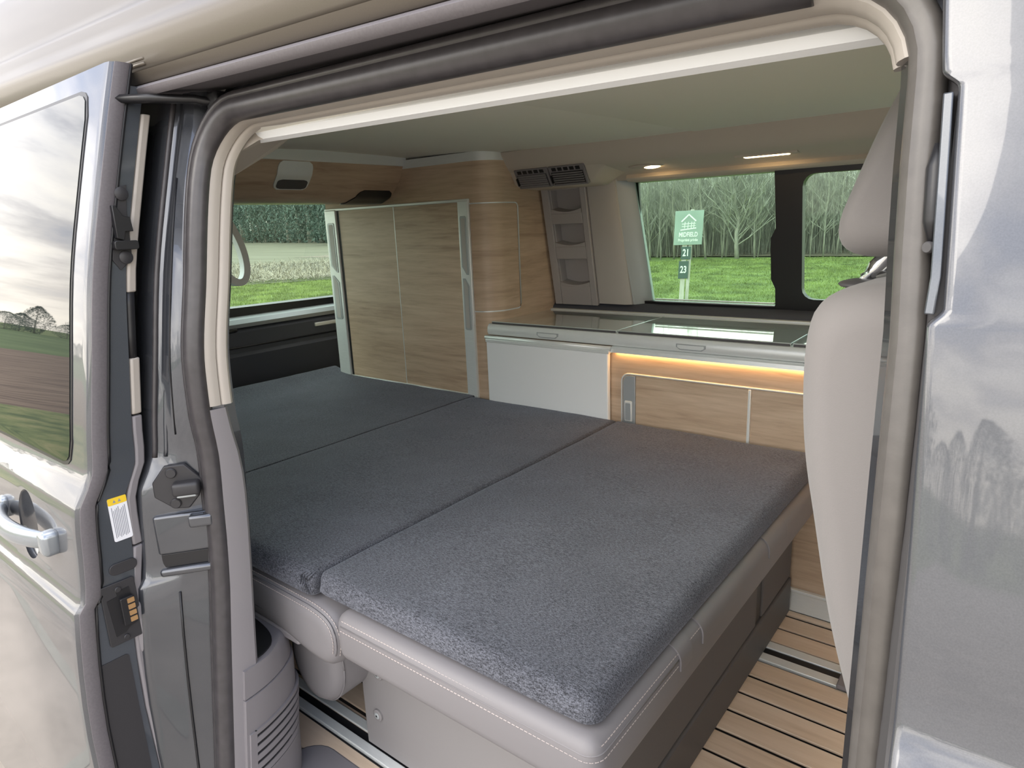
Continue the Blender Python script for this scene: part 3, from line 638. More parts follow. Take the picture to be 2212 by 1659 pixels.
# leading-edge fittings
FX = -1.1545
def FM(z, dy): return fr((FX, dk(z)+.026+dy, z), (0, 1, 0), (0, (dk(z+.07)-dk(z-.07))/.14, 1))
M = FM(1.13, .012)
g = LP('catch', PLATE, SD, M, [(.0, .055), (.024, .060), (.018, .02), (.014, -.055), (-.006, -.072), (-.016, -.055)], .003, 0, bevel=.001)
for v, u_ in ((.046, .013), (-.052, .004)):
    b = bmesh.new(); disc(b, (u_, v, .003), .0105, .004, (0, 0, 1)); bm = bmesh.new(); merge(bm, b, M); link('screw', bm, PLATE, g, smooth=40)
LP('catch_tongue', BLACK, g, M, [(-.008, .028), (-.003, .028), (.006, .012), (.016, .010), (.018, -.012), (.006, -.012), (.002, -.026), (-.008, -.022)], .012, .003, bevel=.001)
LP('catch_foot', BLACK, g, M, rrect(-.014, .022, -.040, -.026, .004), .014, .003, bevel=.001)
M = FM(.657, .0420)
st = LP('warning_label', PAPER, SD, M, rrect(-.0145, .0145, -.040, .036, .003), .0006, .0002); tag(st, 'white warning label with yellow band')
LP('label_band', YELLOW, st, M, rrect(-.0145, .0145, .024, .0362, .002), .0004, .0008)
bm = bmesh.new()
for u in (-.0045, .0035):
    b = bmesh.new(); prism(b, [(u-.0025, .0275), (u+.0025, .0275), (u, .0325)], .0002, 'xy', .0012); merge(bm, b, M)
link('warning_triangles', bm, INK, st)
bm = bmesh.new()
for k in range(9):
    b = bmesh.new(); u = -.0108+.0025*k; box(b, u, u+.0011, -.034+.0012*(k % 3), .020-.002*((k*7) % 4), .0008, .001); merge(bm, b, M)
o = link('printed_lines', bm, INK, st); o['kind'] = 'stuff'
M = FM(.572, .040); LP('plug', PLATE, SD, M, rrect(-.022, .022, -.011, .009, .0095, 6), .003, 0, bevel=.001)
M = FM(.497, .0460)
cp = LP('contact_plate', PLATE, SD, M, rrect(-.027, .027, -.058, .052, .004), .004, 0, bevel=.001)
LP('contact_well', BLACK, cp, M, [(-.020, .026), (-.004, .028), (-.004, .036), (.016, .038), (.020, -.030), (.006, -.034), (.0, -.040), (-.016, -.042)], .0015, .0035)
LP('contact_block', BLACK, cp, M, rrect(-.003, .018, -.026, .024, .002), .009, .004, bevel=.001)
for k in range(4): LP('contact_pad', GOLD, cp, M, rrect(.007, .018, -.022+.0115*k, -.0135+.0115*k, .001), .001, .013)
for v in (.040, -.049):
    b = bmesh.new(); disc(b, (-.001, v, .004), .005, .003, (0, 0, 1)); bm = bmesh.new(); merge(bm, b, M); link('screw', bm, PLATE, cp, smooth=40)
LP('lower_recess', PLATE, SD, FM(.25, .034), rrect(-.026, .026, -.22, .165, .006), .0012, 0)
RB('door_bumper', GREYPL, SD, -1.175, -1.150, dk(.46)+.092, dk(.46)+.112, .40, .50, .010)

# ------------------------------------------------------------------ front passenger door at the right
FD = empty('front_door', (.4, .45, -.3), 'closed grey front passenger door reflecting clouds at the right edge', 'door')
XR = [(.0, -.085), (.744, -.091), (.885, -.0985), (.935, -.102), (1.03, -.1065), (1.177, -.1155), (1.225, -.125), (1.40, -.135)]
def xe(z):
    a, b = 1.040, 1.178
    if a-.012 < z < b+.012:
        if z < a: t = (z-a+.012)/.012
        elif z > b: t = (b+.012-z)/.012
        else: t = 1
    else: t = 0
    t = t*t*(3-2*t)
    return lerp(XR, z)*skin(z)+.0085*t
SKINF = [(z+(.03 if .6 < z < .76 else .02 if .76 < z < .82 else 0), y) for z, y in SKIN]
SKINF_F = mono(SKINF)
def skinf(z): return SKINF_F(z)
ZF = sorted(set(ZS+[.75, .765, 1.36, 1.39]+[1.028+.002*k for k in range(7)]+[1.178+.002*k for k in range(7)]))
rings = [[(xe(z)+.004, skinf(z)+.02, z), (xe(z), skinf(z)+.010, z), (xe(z)+.0008, skinf(z)+.003, z), (xe(z)+.003, skinf(z)+.0006, z), (xe(z)+.0065, skinf(z), z), (-.015, skinf(z)-.0005, z), (.05, skinf(z)-.001, z), (.4, skinf(z)-.002, z), (1.2, skinf(z)+.02, z)] for z in ZF]
bm = bmesh.new(); loft(bm, rings, False); link('door_skin', bm, PAINT, FD, smooth=45)
bm = bmesh.new(); loft(bm, [[(xe(z)-.0078, skin(z)+.016, z), (xe(z)-.0078, skin(z)+.004, z), (xe(z)-.0018, skin(z)+.002, z), (xe(z)-.0018, skin(z)+.016, z)] for z in (1.036, 1.06, 1.09, 1.12, 1.15, 1.176)]); tag(link('edge_strip', bm, SHELLP, FD, bevel=.001), 'recessed grey strip in the door edge')
bm = bmesh.new(); tube(bm, [(xe(z)-.010, sealy(z)*.5+skin(z)*.5, z) for z in (1.08, 1.095, 1.13, 1.145)], [.002, .006, .006, .002], 8); link('latch_hook', bm, BLACK, FD, smooth=180)
bm = bmesh.new(); disc(bm, (xe(1.075)-.011, sealy(1.075)*.5+skin(1.075)*.5, 1.078), 0.004, .003, (-.6, -1, 0)); link('latch_pin', bm, CHAR, FD, smooth=40)
bm = bmesh.new(); loft(bm, [[(.16, skinf(z)-.0045, z), (.4, skinf(z)-.006, z), (.7, skinf(z)+.0042, z), (1.0, skinf(z)+.0105, z)] for z in [.80+.035*k for k in range(15)]], False); link('window_pane', bm, PRIVACY, FD, smooth=180)
#@@INT
# ================================================================== interior shell (the setting)
FL = tag(BX('floor', BLACK, None, -2.80, 1.2, .47, 2.20, -.055, -.006, 0), kind='structure')
def plank_rows():
    rows = [(1.683, 1.756), (1.610, 1.683)]
    y = 1.518
    while y > .86: rows.append((y-.0715, y)); y -= .0715
    rows.append((y-.06, y)); rows += [(.648, .722), (.574, .648), (.50, .574)]
    rows.append((1.756, 1.790)); return rows
for i, (y0, y1) in enumerate(plank_rows()):
    bm = bmesh.new(); box(bm, -2.70, 1.15, y0+.0050, y1-.0050, -.005, .0006*((i*5) % 3))
    link('plank', bm, DECK, FL, bevel=.001, seg=1)
def rail(y0, y1):
    w = y1-y0; r = BX('seat_rail', ALU, FL, -2.7, 1.15, y0+.001, y1-.001, -.005, -.001, 0)
    bm = bmesh.new()
    for a, b in ((0, .36), (.64, 1)): box(bm, -2.7, 1.15, y0+w*a+.001, y0+w*b-.001, -.001, .004)
    link('rail_flange', bm, ALU, r, bevel=.0015)
    BX('rail_slot', BLACK, r, -2.7, 1.15, y0+w*.37, y0+w*.63, -.001, .001, 0)
rail(.724, .790); rail(1.520, 1.608)
BX('rail_cap', GREYPL, FL, -.262, -.10, 1.512, 1.614, .002, .014, .003)
bm = bmesh.new(); o = [(-1.165+.07-.07*math.cos(R(15*k)), .628+.07*math.sin(R(15*k))) for k in range(7)]; prism(bm, [(-1.165, .47)]+o+[(-.13, .700), (-.13, .47)], .030, 'xy', -.028); link('door_step', bm, GREYPL, FL, bevel=.010, seg=3)
CE = empty('ceiling', (-1, 1.2, 1.34), kind='structure')
cprof = [(.636, 1.27), (.665, 1.262), (.70, 1.266), (.74, 1.280), (.80, 1.312), (.88, 1.335), (1.0, 1.344), (1.4, 1.348), (1.7, 1.345), (1.87, 1.340), (1.95, 1.345), (1.95, 1.375), (.64, 1.375)]
bm = bmesh.new(); loft(bm, [[(x, y, z+dz*max(0, min(1, (y-.7)/.5))) for y, z in cprof] for x, dz in ((-2.6, .03), (-2.0, .022), (-1.5, .008), (-1.0, .0), (1.2, 0))]); link('headliner', bm, LINER, CE, smooth=50)
bm = bmesh.new(); loft(bm, [[(x0, y, z-.001), (x0+.012, y, z-.007), (1.2, y, z-.007), (1.2, y, z+.01), (x0, y, z+.01)] for y, z, x0 in ((.80, 1.312, -.93), (.9, 1.3365, -.90), (1.0, 1.344, -.88), (1.4, 1.348, -.85), (1.6, 1.346, -.83), (1.84, 1.341, -.80))]); link('bed_board', bm, LINER, CE, smooth=30)
# corner fillet of the trim over the rear of the opening
bm = bmesh.new(); loft(bm, [[(-1.075, .612, 1.195+dz), (-1.06, .625, 1.235+dz), (-1.03, .65, 1.255+dz), (-.95, .665, 1.262+dz), (-1.01, .74, 1.290+dz), (-1.09, .72, 1.25+dz)] for dz in (0, .02)]); link('corner_trim', bm, CREAM, CE, smooth=60)
BX('hook_tab', CREAM, CE, -.655, -.60, .70, .715, 1.262, 1.270, .002)

WL = empty('wall_left', (-.5, 2.2, .0), kind='structure')
yw = lambda z: 2.175-.19*(z-.795)
# lower dark ledge, lower wall skin
BX('lower_wall', CHAR, WL, -1.50, 1.2, 2.20, 2.25, -.05, .80, 0)
bm = bmesh.new(); prism(bm, [(2.160, .760), (2.163, .782), (2.185, .800), (2.25, .806), (2.25, .760)], 2.7, 'yz', -1.50); link('ledge', bm, DARKTRIM, WL, smooth=50)
bm = bmesh.new(); prism(bm, [(2.196, .774), (2.199, .798), (2.215, .803), (2.25, .803), (2.25, .774)], 2.31, 'yz', -1.11); link('window_ledge', bm, GREYFRAME, WL, smooth=50)
# pillar trim between pocket panel and window
MW = fr((-1.5, 2.185, .795), (1, 0, 0), (0, -.19, 1))       # local: x along the van, y up the wall, z toward the cabin? (sign below)
SG = 1 if MW.col[2].y < 0 else -1
def WB(name, m, parent, x0, x1, v0, v1, d0, d1, bevel=.002):
    d0, d1 = sorted((SG*d0, SG*d1)); return LB(name, m, parent, MW, x0, x1, v0, v1, d0, d1, bevel)
bm = bmesh.new(); loft(bm, [[(-1.50, yw(z)+.04, z), (-1.49, yw(z)+.05, z), (-1.298, yw(z)+.05, z), (-1.297, yw(z)+.004, z), (-1.29, yw(z)-.004, z), (-1.215+.06*(.8-z)+.035, yw(z)-.010, z), (-1.192+.06*(.8-z)+.035, yw(z)+.002, z), (-1.187+.06*(.8-z)+.04, yw(z)+.035, z), (-1.185, yw(z)+.06, z)] for z in (.80, .9, 1.0, 1.1, 1.2, 1.25)], True); link('pillar_trim', bm, GREYPOCKET, WL, smooth=35)
bm = bmesh.new(); loft(bm, [[(-1.152+.08*(.8-z), yw(z)+.006, z), (-1.146+.08*(.8-z), yw(z)+.010, z), (-1.102+.08*(.8-z), yw(z)+.054, z), (-1.098+.08*(.8-z), yw(z)+.075, z), (-1.17, yw(z)+.075, z)] for z in (.80, 1.0, 1.25)]); link('window_reveal', bm, GREYFRAME, WL, smooth=35)
# cove over the window
cv = [(1.868, 1.346), (1.872, 1.334), (1.900, 1.300), (1.918, 1.282), (1.94, 1.275), (2.070, 1.258), (2.10, 1.245), (2.105, 1.236), (2.25, 1.236), (2.25, 1.36), (1.9, 1.36)]
bm = bmesh.new(); prism(bm, cv, 2.75, 'yz', -1.55); link('cove', bm, COVE, WL, smooth=40)
bm = bmesh.new(); prism(bm, [(2.085, 1.252), (2.080, 1.240), (2.092, 1.230), (2.20, 1.228), (2.20, 1.25)], 2.3, 'yz', -1.13); link('cove_edge', bm, COVE, WL, smooth=40)
# front upper wall and windscreen side left open; wall above/below of the second window is dark frame
# three-pocket panel
PP = empty('pocket_panel', (-1.40, 2.16, .80), 'grey wall panel with three open pockets beside the oak cupboard', 'organizer')
def pocket_panel():
    x0, x1, v1 = .012, .205, .455; cols = ((x0, .045), (.180, x1)); rows = [(0.0, .075), (.180, .228), (.312, .352), (.436, v1)]
    bm = bmesh.new()
    b = bmesh.new(); n = 0
    d0, d1 = sorted((SG*.004, SG*.022))
    for a, c in cols: box(b, a, c, 0, v1, d0, d1)
    for a, c in rows: box(b, .0449, .1801, a, c, d0+.0001, d1-.0001)
    merge(bm, b, MW); link('panel', bm, PANELG, PP, bevel=.003)
    for v0, v2 in ((.075, .180), (.228, .312), (.352, .436)):
        pk = WB('pocket', PANELG, PP, .046, .179, v0, v2, -.030, -.026, 0)
        b = bmesh.new(); o = [(.046+.133*k/8, v0+.016-.012*math.sin(math.pi*k/8)) for k in range(9)]
        prism(b, [(.046, v0-.004)]+o+[(.179, v0-.004)], SG*.046, 'xy', -SG*.026); bm2 = bmesh.new(); merge(bm2, b, MW); link('pocket_lip', bm2, PANELG, pk, smooth=60)
        WB('pocket_side', PANELG, pk, .045, .050, v0, v2, -.026, .012, .001)
pocket_panel()
# air vents
AV = empty('air_vent', (-1.35, 1.95, 1.26), 'grey twin air vent with slats under the ceiling cove', 'vent')
hp = [(1.896, 1.314), (1.915, 1.290), (1.945, 1.240), (1.965, 1.228), (2.06, 1.222), (2.09, 1.24), (2.09, 1.30)]
hq = [(1.900, 1.310), (1.910, 1.292), (1.925, 1.281), (1.945, 1.276), (2.055, 1.262), (2.075, 1.262), (2.09, 1.30)]
bm = bmesh.new(); loft(bm, [[(x, a[0]*(1-t)+b_[0]*t, a[1]*(1-t)+b_[1]*t) for a, b_ in zip(hp, hq)] for x, t in ((-1.502, .08), (-1.485, 0), (-1.20, 0), (-1.185, .08), (-1.165, .35), (-1.145, .7), (-1.12, 1))]); link('housing', bm, COVE, AV, smooth=50)
A_ = Vector((0, 1.922, 1.290)); B_ = Vector((0, 1.956, 1.234))
VM = fr((-1.335, (A_.y+B_.y)/2-.010, (A_.z+B_.z)/2-.006), (1, 0, 0), A_-B_)
sg = 1 if VM.col[2].y < 0 else -1
def VB(name, m, par, x0, x1, v0, v1, d0, d1, bevel=.001):
    d0, d1 = sorted((sg*d0, sg*d1)); return LB(name, m, par, VM, x0, x1, v0, v1, d0, d1, bevel)
for u0, op in ((-.135, 0), (.010, 1)):
    f = VB('vent_frame', GREYPL, AV, u0-.008, u0+.133, -.036, .036, -.01, .003, .003)
    VB('vent_back', BLACK, f, u0, u0+.125, -.030, .016, .0025, .0035, 0)
    for k in range(6):
        VB('slat', GREYPL, f, u0+.004, u0+.123, -.030+.0078*k, -.030+.0078*k+(.0045 if op else .0066), .002, .0075, .0008)
    for k in range(5): VB('vent_slot', BLACK, f, u0+.006+.0235*k, u0+.006+.0235*k+.017, .020, .032, .002, .0042, .001)
    VB('thumb_wheel', BLACK, f, u0-.006, u0-.001, -.022, .006, .002, .009, .001)
# lamps in the cove
LM = empty('reading_lamp', (-1.0, 2.02, 1.255), 'small round glowing reading lamp over the left end of the window', 'lamp')
bm = bmesh.new(); b = bmesh.new(); bmesh.ops.create_uvsphere(b, u_segments=16, v_segments=8, radius=1); merge(bm, b, Matrix.Translation((-.995, 2.00, 1.2665)) @ Matrix.Diagonal((.030, .026, .008, 1))); link('lens', bm, LAMP, LM, smooth=180)
bm = bmesh.new(); b = bmesh.new(); bmesh.ops.create_uvsphere(b, u_segments=16, v_segments=8, radius=1); merge(bm, b, Matrix.Translation((-1.015, 2.00, 1.2685)) @ Matrix.Diagonal((.062, .034, .007, 1))); link('bezel', bm, COVE, LM, smooth=180)
LM2 = empty('cove_lamp', (-.62, 2.02, 1.255), 'long glowing amber lamp over the middle of the window', 'lamp')
RB('lens', LAMP, LM2, -.700, -.575, 1.985, 2.006, 1.2625, 1.270, .003)
RB('bezel', COVE, LM2, -.725, -.550, 1.975, 2.035, 1.2645, 1.275, .004)

# left windows
W1 = empty('window_1', (-.5, 2.25, .80), kind='structure')
yp = lambda z: yw(z)+.062
def leanbox(name, m, par, x0, x1, z0, z1, d0, d1, bevel=.002):
    bm = bmesh.new(); v = box(bm, x0, x1, 0, 1, z0, z1)
    for q in v: q.co.y = yw(q.co.z)+(d1 if q.co.y > .5 else d0)
    return link(name, bm, m, par, bevel=bevel)
leanbox('pane', PANE, W1, -1.16, -.60, .79, 1.26, .060, .064, 0)
leanbox('pane', PANE, W1, -.62, 1.0, .79, 1.26, .050, .054, 0)
leanbox('frame_bottom', BLACK, W1, -1.16, 1.1, .785, .812, .035, .075)
leanbox('frame_top', BLACK, W1, -1.16, 1.1, 1.236, 1.275, .040, .075)
leanbox('frame_side', BLACK, W1, -1.175, -1.125, .79, 1.26, .066, .08)
bm = bmesh.new(); st_ = [(-.655, .80), (-.655, .87), (-.668, .90), (-.668, 1.03), (-.652, 1.06), (-.655, 1.26), (-.582, 1.26), (-.582, .80)]
loft(bm, [[(x, yw(z)+d, z) for x, z in st_] for d in (.034, .066)]); link('frame_divider', bm, BLACK, W1, bevel=.003)
# rounded frame of the sliding pane
bm = bmesh.new(); o = rrect(-.60, .9, .795, 1.262, .02, 4); i_ = rrect(-.572, .86, .838, 1.214, .035, 4)
V = [[bm.verts.new((x, yw(z)+d, z)) for x, z in q] for q, d in ((o, .030), (i_, .030), (i_, .060), (o, .060))]
n = len(o)
for k in range(n):
    j = (k+1) % n
    for q in range(4): bm.faces.new((V[q][k], V[q][j], V[(q+1) % 4][j], V[(q+1) % 4][k]))
link('sliding_frame', bm, BLACK, W1, smooth=40)
for k, z in enumerate((.8145, .823)): leanbox('rail_line', ALU if k else GREYFRAME, W1, -1.075, -.655, z-.004, z, .028, .040, .001)
leanbox('wall_front', CHAR, WL, 1.0, 1.2, .78, 1.27, .03, .08)

# rear wall, tailgate glass
WR = empty('wall_rear', (-2.72, 1.4, 0), kind='structure')
bm = bmesh.new(); prism(bm, [(-2.66, .0), (-2.66, .44), (-2.645, .60), (-2.66, .615), (-2.665, .70), (-2.70, .725), (-2.76, .735), (-2.80, .735), (-2.80, .0)], 1.65, 'xz', .58); tag(link('lower_panel', bm, DARKTRIM, WR, smooth=30), 'dark lower tailgate trim')
bm = bmesh.new(); prism(bm, [(-2.674, .718), (-2.668, .735), (-2.69, .752), (-2.765, .758), (-2.80, .760), (-2.80, .715)], 1.65, 'xz', .58); tag(link('window_sill', bm, GREYFRAME, WR, smooth=30), 'grey sill under the tailgate window')
RB('sill_clip', BLACK, WR, -2.685, -2.662, 1.36, 1.47, .704, .719, .004)
BX('pull_bar', ALU, WR, -2.668, -2.655, 1.855, 1.985, .672, .690, .004)
bm = bmesh.new(); tube(bm, [(-2.657, .6, .640), (-2.657, 2.2, .635)], .004, 6); link('panel_seam', bm, BLACK, WR, smooth=180)
W2 = empty('window_2', (-2.8, 1.4, .8), kind='structure')
bm = bmesh.new(); loft(bm, [[(-2.81+.25*(z-.78), y, z) for y in (.6, 2.2)] for z in (.78, 1.30)], False); link('pane', bm, PANE_R, W2)
bm = bmesh.new(); loft(bm, [[(-2.800, y, .800-.012*(y-1.5)), (-2.762, y, .795-.012*(y-1.5)), (-2.762, y, .750), (-2.81, y, .750)] for y in (.62, 1.2, 2.2)]); link('frame_bottom', bm, BLACK, W2, smooth=40)
BX('frame_side', BLACK, W2, -2.82, -2.70, 2.16, 2.24, .74, 1.36, .01); BX('frame_side', BLACK, W2, -2.82, -2.70, .52, .60, .74, 1.36, .01)
BX('frame_top', BLACK, W2, -2.76, -2.66, .56, 2.24, 1.30, 1.38, .01)
BX('wall_back_left', CHAR, WL, -2.82, -1.5, 2.20, 2.25, -.05, 1.38, 0)
# hanging strap by the tailgate
sp_raw = [(1.375, 1.20), (1.399, 1.166), (1.425, 1.11), (1.443, 1.06), (1.452, 1.005), (1.450, .960), (1.436, .928), (1.412, .918), (1.388, .926), (1.364, .945), (1.345, .98)]
sp = sp_raw
for _ in range(2):
    q_ = [sp[0]]
    for a, b in zip(sp, sp[1:]): q_ += [(a[0]*.75+b[0]*.25, a[1]*.75+b[1]*.25), (a[0]*.25+b[0]*.75, a[1]*.25+b[1]*.75)]
    sp = q_+[sp[-1]]
bm = bmesh.new(); rings = []
for k, (y, z) in enumerate(sp):
    a = sp[max(0, k-1)]; b_ = sp[min(len(sp)-1, k+1)]; t = Vector((0, b_[0]-a[0], b_[1]-a[1])).normalized(); nn = Vector((1, 0, 0)).cross(t)
    rings.append([Vector((-2.5, y, z))+Vector((1, 0, 0))*dx+nn*dn for dx, dn in ((-.018, -.015), (.018, -.017), (.018, .010), (-.018, .012))])
loft(bm, rings); tag(link('grab_strap', bm, WHITE, None, smooth=50), 'pale looped strap hanging in front of the tailgate window', 'strap')

# side lining low on the left of the opening, with its vent
SL = empty('side_lining', (-1.15, .60, .0), 'grey plastic side lining with slotted vent at the foot of the rear door pillar', 'panel')
def chaikin(p, it=2, closed=False):
    for _ in range(it):
        q = [] if closed else [p[0]]
        n_ = len(p)
        for k in range(n_ if closed else n_-1):
            a, b = p[k], p[(k+1) % n_]; q += [tuple(u*.75+v*.25 for u, v in zip(a, b)), tuple(u*.25+v*.75 for u, v in zip(a, b))]
        p = q if closed else q+[p[-1]]
    return p
def lining_ring(z, k=1.0, raw=False):
    y0 = sealy(z)+.024; b = .165*k
    q = [(-1.050, y0), (-1.053, y0+.030), (-1.060, y0+.060), (-1.075, y0+b*.60), (-1.098, y0+b*.82), (-1.13, y0+b*.95), (-1.18, y0+b), (-1.5, y0+b+.01), (-1.5, y0+.0), (-1.10, y0)]
    if not raw: q = chaikin(q[:7], 2)+q[7:]
    return [(x, y, z) for x, y in q]
bm = bmesh.new(); loft(bm, [lining_ring(z, kk) for z, kk in ((-.05, 1.1), (.03, 1.09), (.10, 1.06), (.16, 1.03), (.22, 1.0), (.262, .98), (.272, .965))]); link('lining', bm, GREYPL, SL, smooth=40)
bm = bmesh.new(); loft(bm, [[(x-.003, y-.002 if y > .6 else y, z) for x, y, z in lining_ring(z, kk)] for z, kk in ((.274, .965), (.30, .93), (.325, .86), (.330, .80))]); link('lining_cap', bm, GREYPL, SL, smooth=40)
bm = bmesh.new(); y_ = sealy(.33)+.024; prism(bm, chaikin([(-1.068, y_+.020), (-1.072, y_+.055), (-1.095, y_+.088), (-1.16, y_+.105), (-1.30, y_+.11)], 2)+[(-1.30, y_+.02)], .003, 'xy', .3305); link('opening_dark_patch', bm, BLACK, SL)  # flat black sheet painting the dark inside the lining's opening
bm = bmesh.new(); loft(bm, [[(-1.0625, sealy(z)+.004, z), (-1.060, sealy(z)+.010, z), (-1.059, sealy(z)+(.031+.013*max(0, min(1, (.80-z)/.12)))+.02*max(0, (.5-z)/.5), z), (-1.064, sealy(z)+(.037+.013*max(0, min(1, (.80-z)/.12)))+.02*max(0, (.5-z)/.5), z), (-1.10, sealy(z)+.05, z), (-1.10, sealy(z)+.004, z)] for z in (-.05, .05, .15, .27, .33, .40, .50, .60, .66, .70, .74, .78, .822)]); link('lining_upright', bm, GREYPL, SL, smooth=40)
def lin_pt(z, t, off):
    q = chaikin(lining_ring(z, 1.03, True)[:7], 2)[2:]; q = [Vector(p) for p in q]; m_ = len(q)-1
    L_ = [(q[i+1]-q[i]).length for i in range(m_)]; s = t*sum(L_)
    for i in range(m_):
        if s <= L_[i] or i == m_-1:
            p = q[i].lerp(q[i+1], s/L_[i]); d = (q[i+1]-q[i]).normalized(); n_ = Vector((-d.y, d.x, 0)); n_ = -n_ if n_.x < 0 else n_; return p+n_*off
        s -= L_[i]
ts = [.05+.80*k/24 for k in range(25)]
vf = bmesh.new()
for za, zb_ in ((.094, .102), (.196, .204)): loft(vf, [[lin_pt(za, t, -.002), lin_pt(za, t, .004), lin_pt(zb_, t, .004), lin_pt(zb_, t, -.002)] for t in ts])
loft(vf, [[lin_pt(z, .0, -.002), lin_pt(z, .0, .004), lin_pt(z, .06, .004), lin_pt(z, .06, -.002)] for z in (.094, .204)])
vfo = link('vent_frame', vf, GREYPL, SL, smooth=40)
bm = bmesh.new(); loft(bm, [[lin_pt(.102, t, .0012), lin_pt(.196, t, .0012)] for t in ts], False); link('vent_back', bm, BLACK, vfo, smooth=180)
for k in range(5):
    z = .1045+.0185*k; bm = bmesh.new(); loft(bm, [[lin_pt(z, t, -.001), lin_pt(z, t, .0045), lin_pt(z+.0105, t, .003), lin_pt(z+.0105, t, -.001)] for t in ts]); link('slat', bm, GREYPL, vfo, smooth=40)
#@@FURN
# ================================================================== cupboards along the left wall
TC = empty('tall_cupboard', (-1.95, 1.95, 0), 'tall oak cupboard with twin sliding oak doors at the rear left', 'cupboard')
def corner_ring(z, off=0, xl=-2.40, r=.085):
    p = [(xl, 1.791-off)]
    for k in range(9): a = R(-90+90*k/8); p.append((-1.585+(r+off)*math.cos(a), 1.876+(r+off)*math.sin(a)))
    p += [(-1.50+off, 2.195), (xl, 2.195)]; return [(x, y, z) for x, y in p]
bm = bmesh.new(); loft(bm, [corner_ring(z) for z in (0, .478)]); link('lower_carcass', bm, OAK, TC, smooth=40)
bm = bmesh.new(); loft(bm, [corner_ring(z) for z in (1.196, 1.330)]); link('upper_carcass', bm, OAK, TC, smooth=40)
bm = bmesh.new(); loft(bm, [corner_ring(z, -.006, -2.39) for z in (.47, 1.20)]); link('carcass', bm, OAK, TC, smooth=40)
bm = bmesh.new(); loft(bm, [corner_ring(z, .0015) for z in (1.322, 1.352)]); link('top_band', bm, ALU, TC, smooth=40)
def corner_strip(z0, z1, off, x0, y1, inn=-.004):
    """curved facing from x0 on the front to y1 on the side"""
    def pts(o):
        p = [(x0, 1.791-o)]
        for k in range(9): a = R(-90+90*k/8); p.append((-1.585+(.085+o)*math.cos(a), 1.876+(.085+o)*math.sin(a)))
        p.append((-1.50+o, y1)); return p
    bm = bmesh.new(); A, B = pts(inn), pts(off)
    loft(bm, [[(a[0], a[1], z0), (b[0], b[1], z0), (b[0], b[1], z1), (a[0], a[1], z1)] for a, b in zip(A, B)]); return bm
link('corner_carcass', corner_strip(.470, 1.197, 0, -1.586, 2.19), OAK, TC, smooth=40)
cd = link('corner_door', corner_strip(.808, 1.178, .0022, -1.584, 1.945), OAK, TC, smooth=40)
for z in (.803, 1.181): link('door_line', corner_strip(z-.0022, z+.0022, .0030, -1.586, 1.938), ALU, cd, smooth=40)
bm = bmesh.new(); tube(bm, [(-1.498, 1.936, 1.181), (-1.498, 1.946, 1.178), (-1.498, 1.952, 1.168), (-1.498, 1.952, .818), (-1.498, 1.946, .807), (-1.498, 1.936, .803)], .0028, 6); link('door_line', bm, ALU, cd, smooth=180)
BX('track_top', ALU, TC, -2.40, -1.586, 1.783, 1.80, 1.188, 1.198, .002)
BX('track_bottom', ALU, TC, -2.40, -1.586, 1.780, 1.80, .478, .490, .002)
for x0, x1 in ((-2.322, -1.978), (-1.976, -1.636)):
    BX('sliding_door', OAK, TC, x0, x1, 1.789, 1.800, .489, 1.190, .0015)
BX('shadow_strip', BLACK, TC, -2.3245, -2.312, 1.7885, 1.80, .489, 1.190, 0)  # black strip painted in for the shadow beside the left grip strip
BX('door_gap', ALU, TC, -1.9785, -1.9755, 1.7885, 1.80, .489, 1.190, 0)
def grip_strip(x0, x1, lab):
    s = BX('grip_strip', ALU, TC, x0, x1, 1.7795, 1.800, .488, 1.192, .004, 3); tag(s, lab)
    xm = (x0+x1)/2; w = (x1-x0)*.30
    for z0, z1, cut in ((.935, 1.140, 0), (.735, .922, 1)):
        o = [(xm-w, z0), (xm+w, z0+(0 if cut else 0)), (xm+w, z1-.02), (xm+w-.006, z1), (xm-w+.006, z1), (xm-w, z1-.006)] if not cut else [(xm-w, z0+.005), (xm-w+.005, z0), (xm+w-.005, z0), (xm+w, z0+.005), (xm+w, z1-.028), (xm-w+.012, z1), (xm-w, z1)]
        if not cut: o = [(xm-w, z0+.028), (xm+w-.010, z0), (xm+w, z0), (xm+w, z1-.005), (xm+w-.005, z1), (xm-w+.005, z1), (xm-w, z1-.005)]
        bm = bmesh.new(); prism(bm, o, .003, 'xz', 1.7775); g = link('grip', bm, GREYFRAME, s, bevel=.001)
        cx = sum(p[0] for p in o)/len(o); cz = (z0+z1)/2
        bm = bmesh.new(); prism(bm, [(cx+(x-cx)*.60, cz+(z-cz)*.93) for x, z in o], .0012, 'xz', 1.7768); link('grip_recess', bm, GREYPOCKET, g if False else s, smooth=40)
grip_strip(-2.398, -2.324, 'left aluminium grip strip'); grip_strip(-1.636, -1.586, 'right aluminium grip strip')

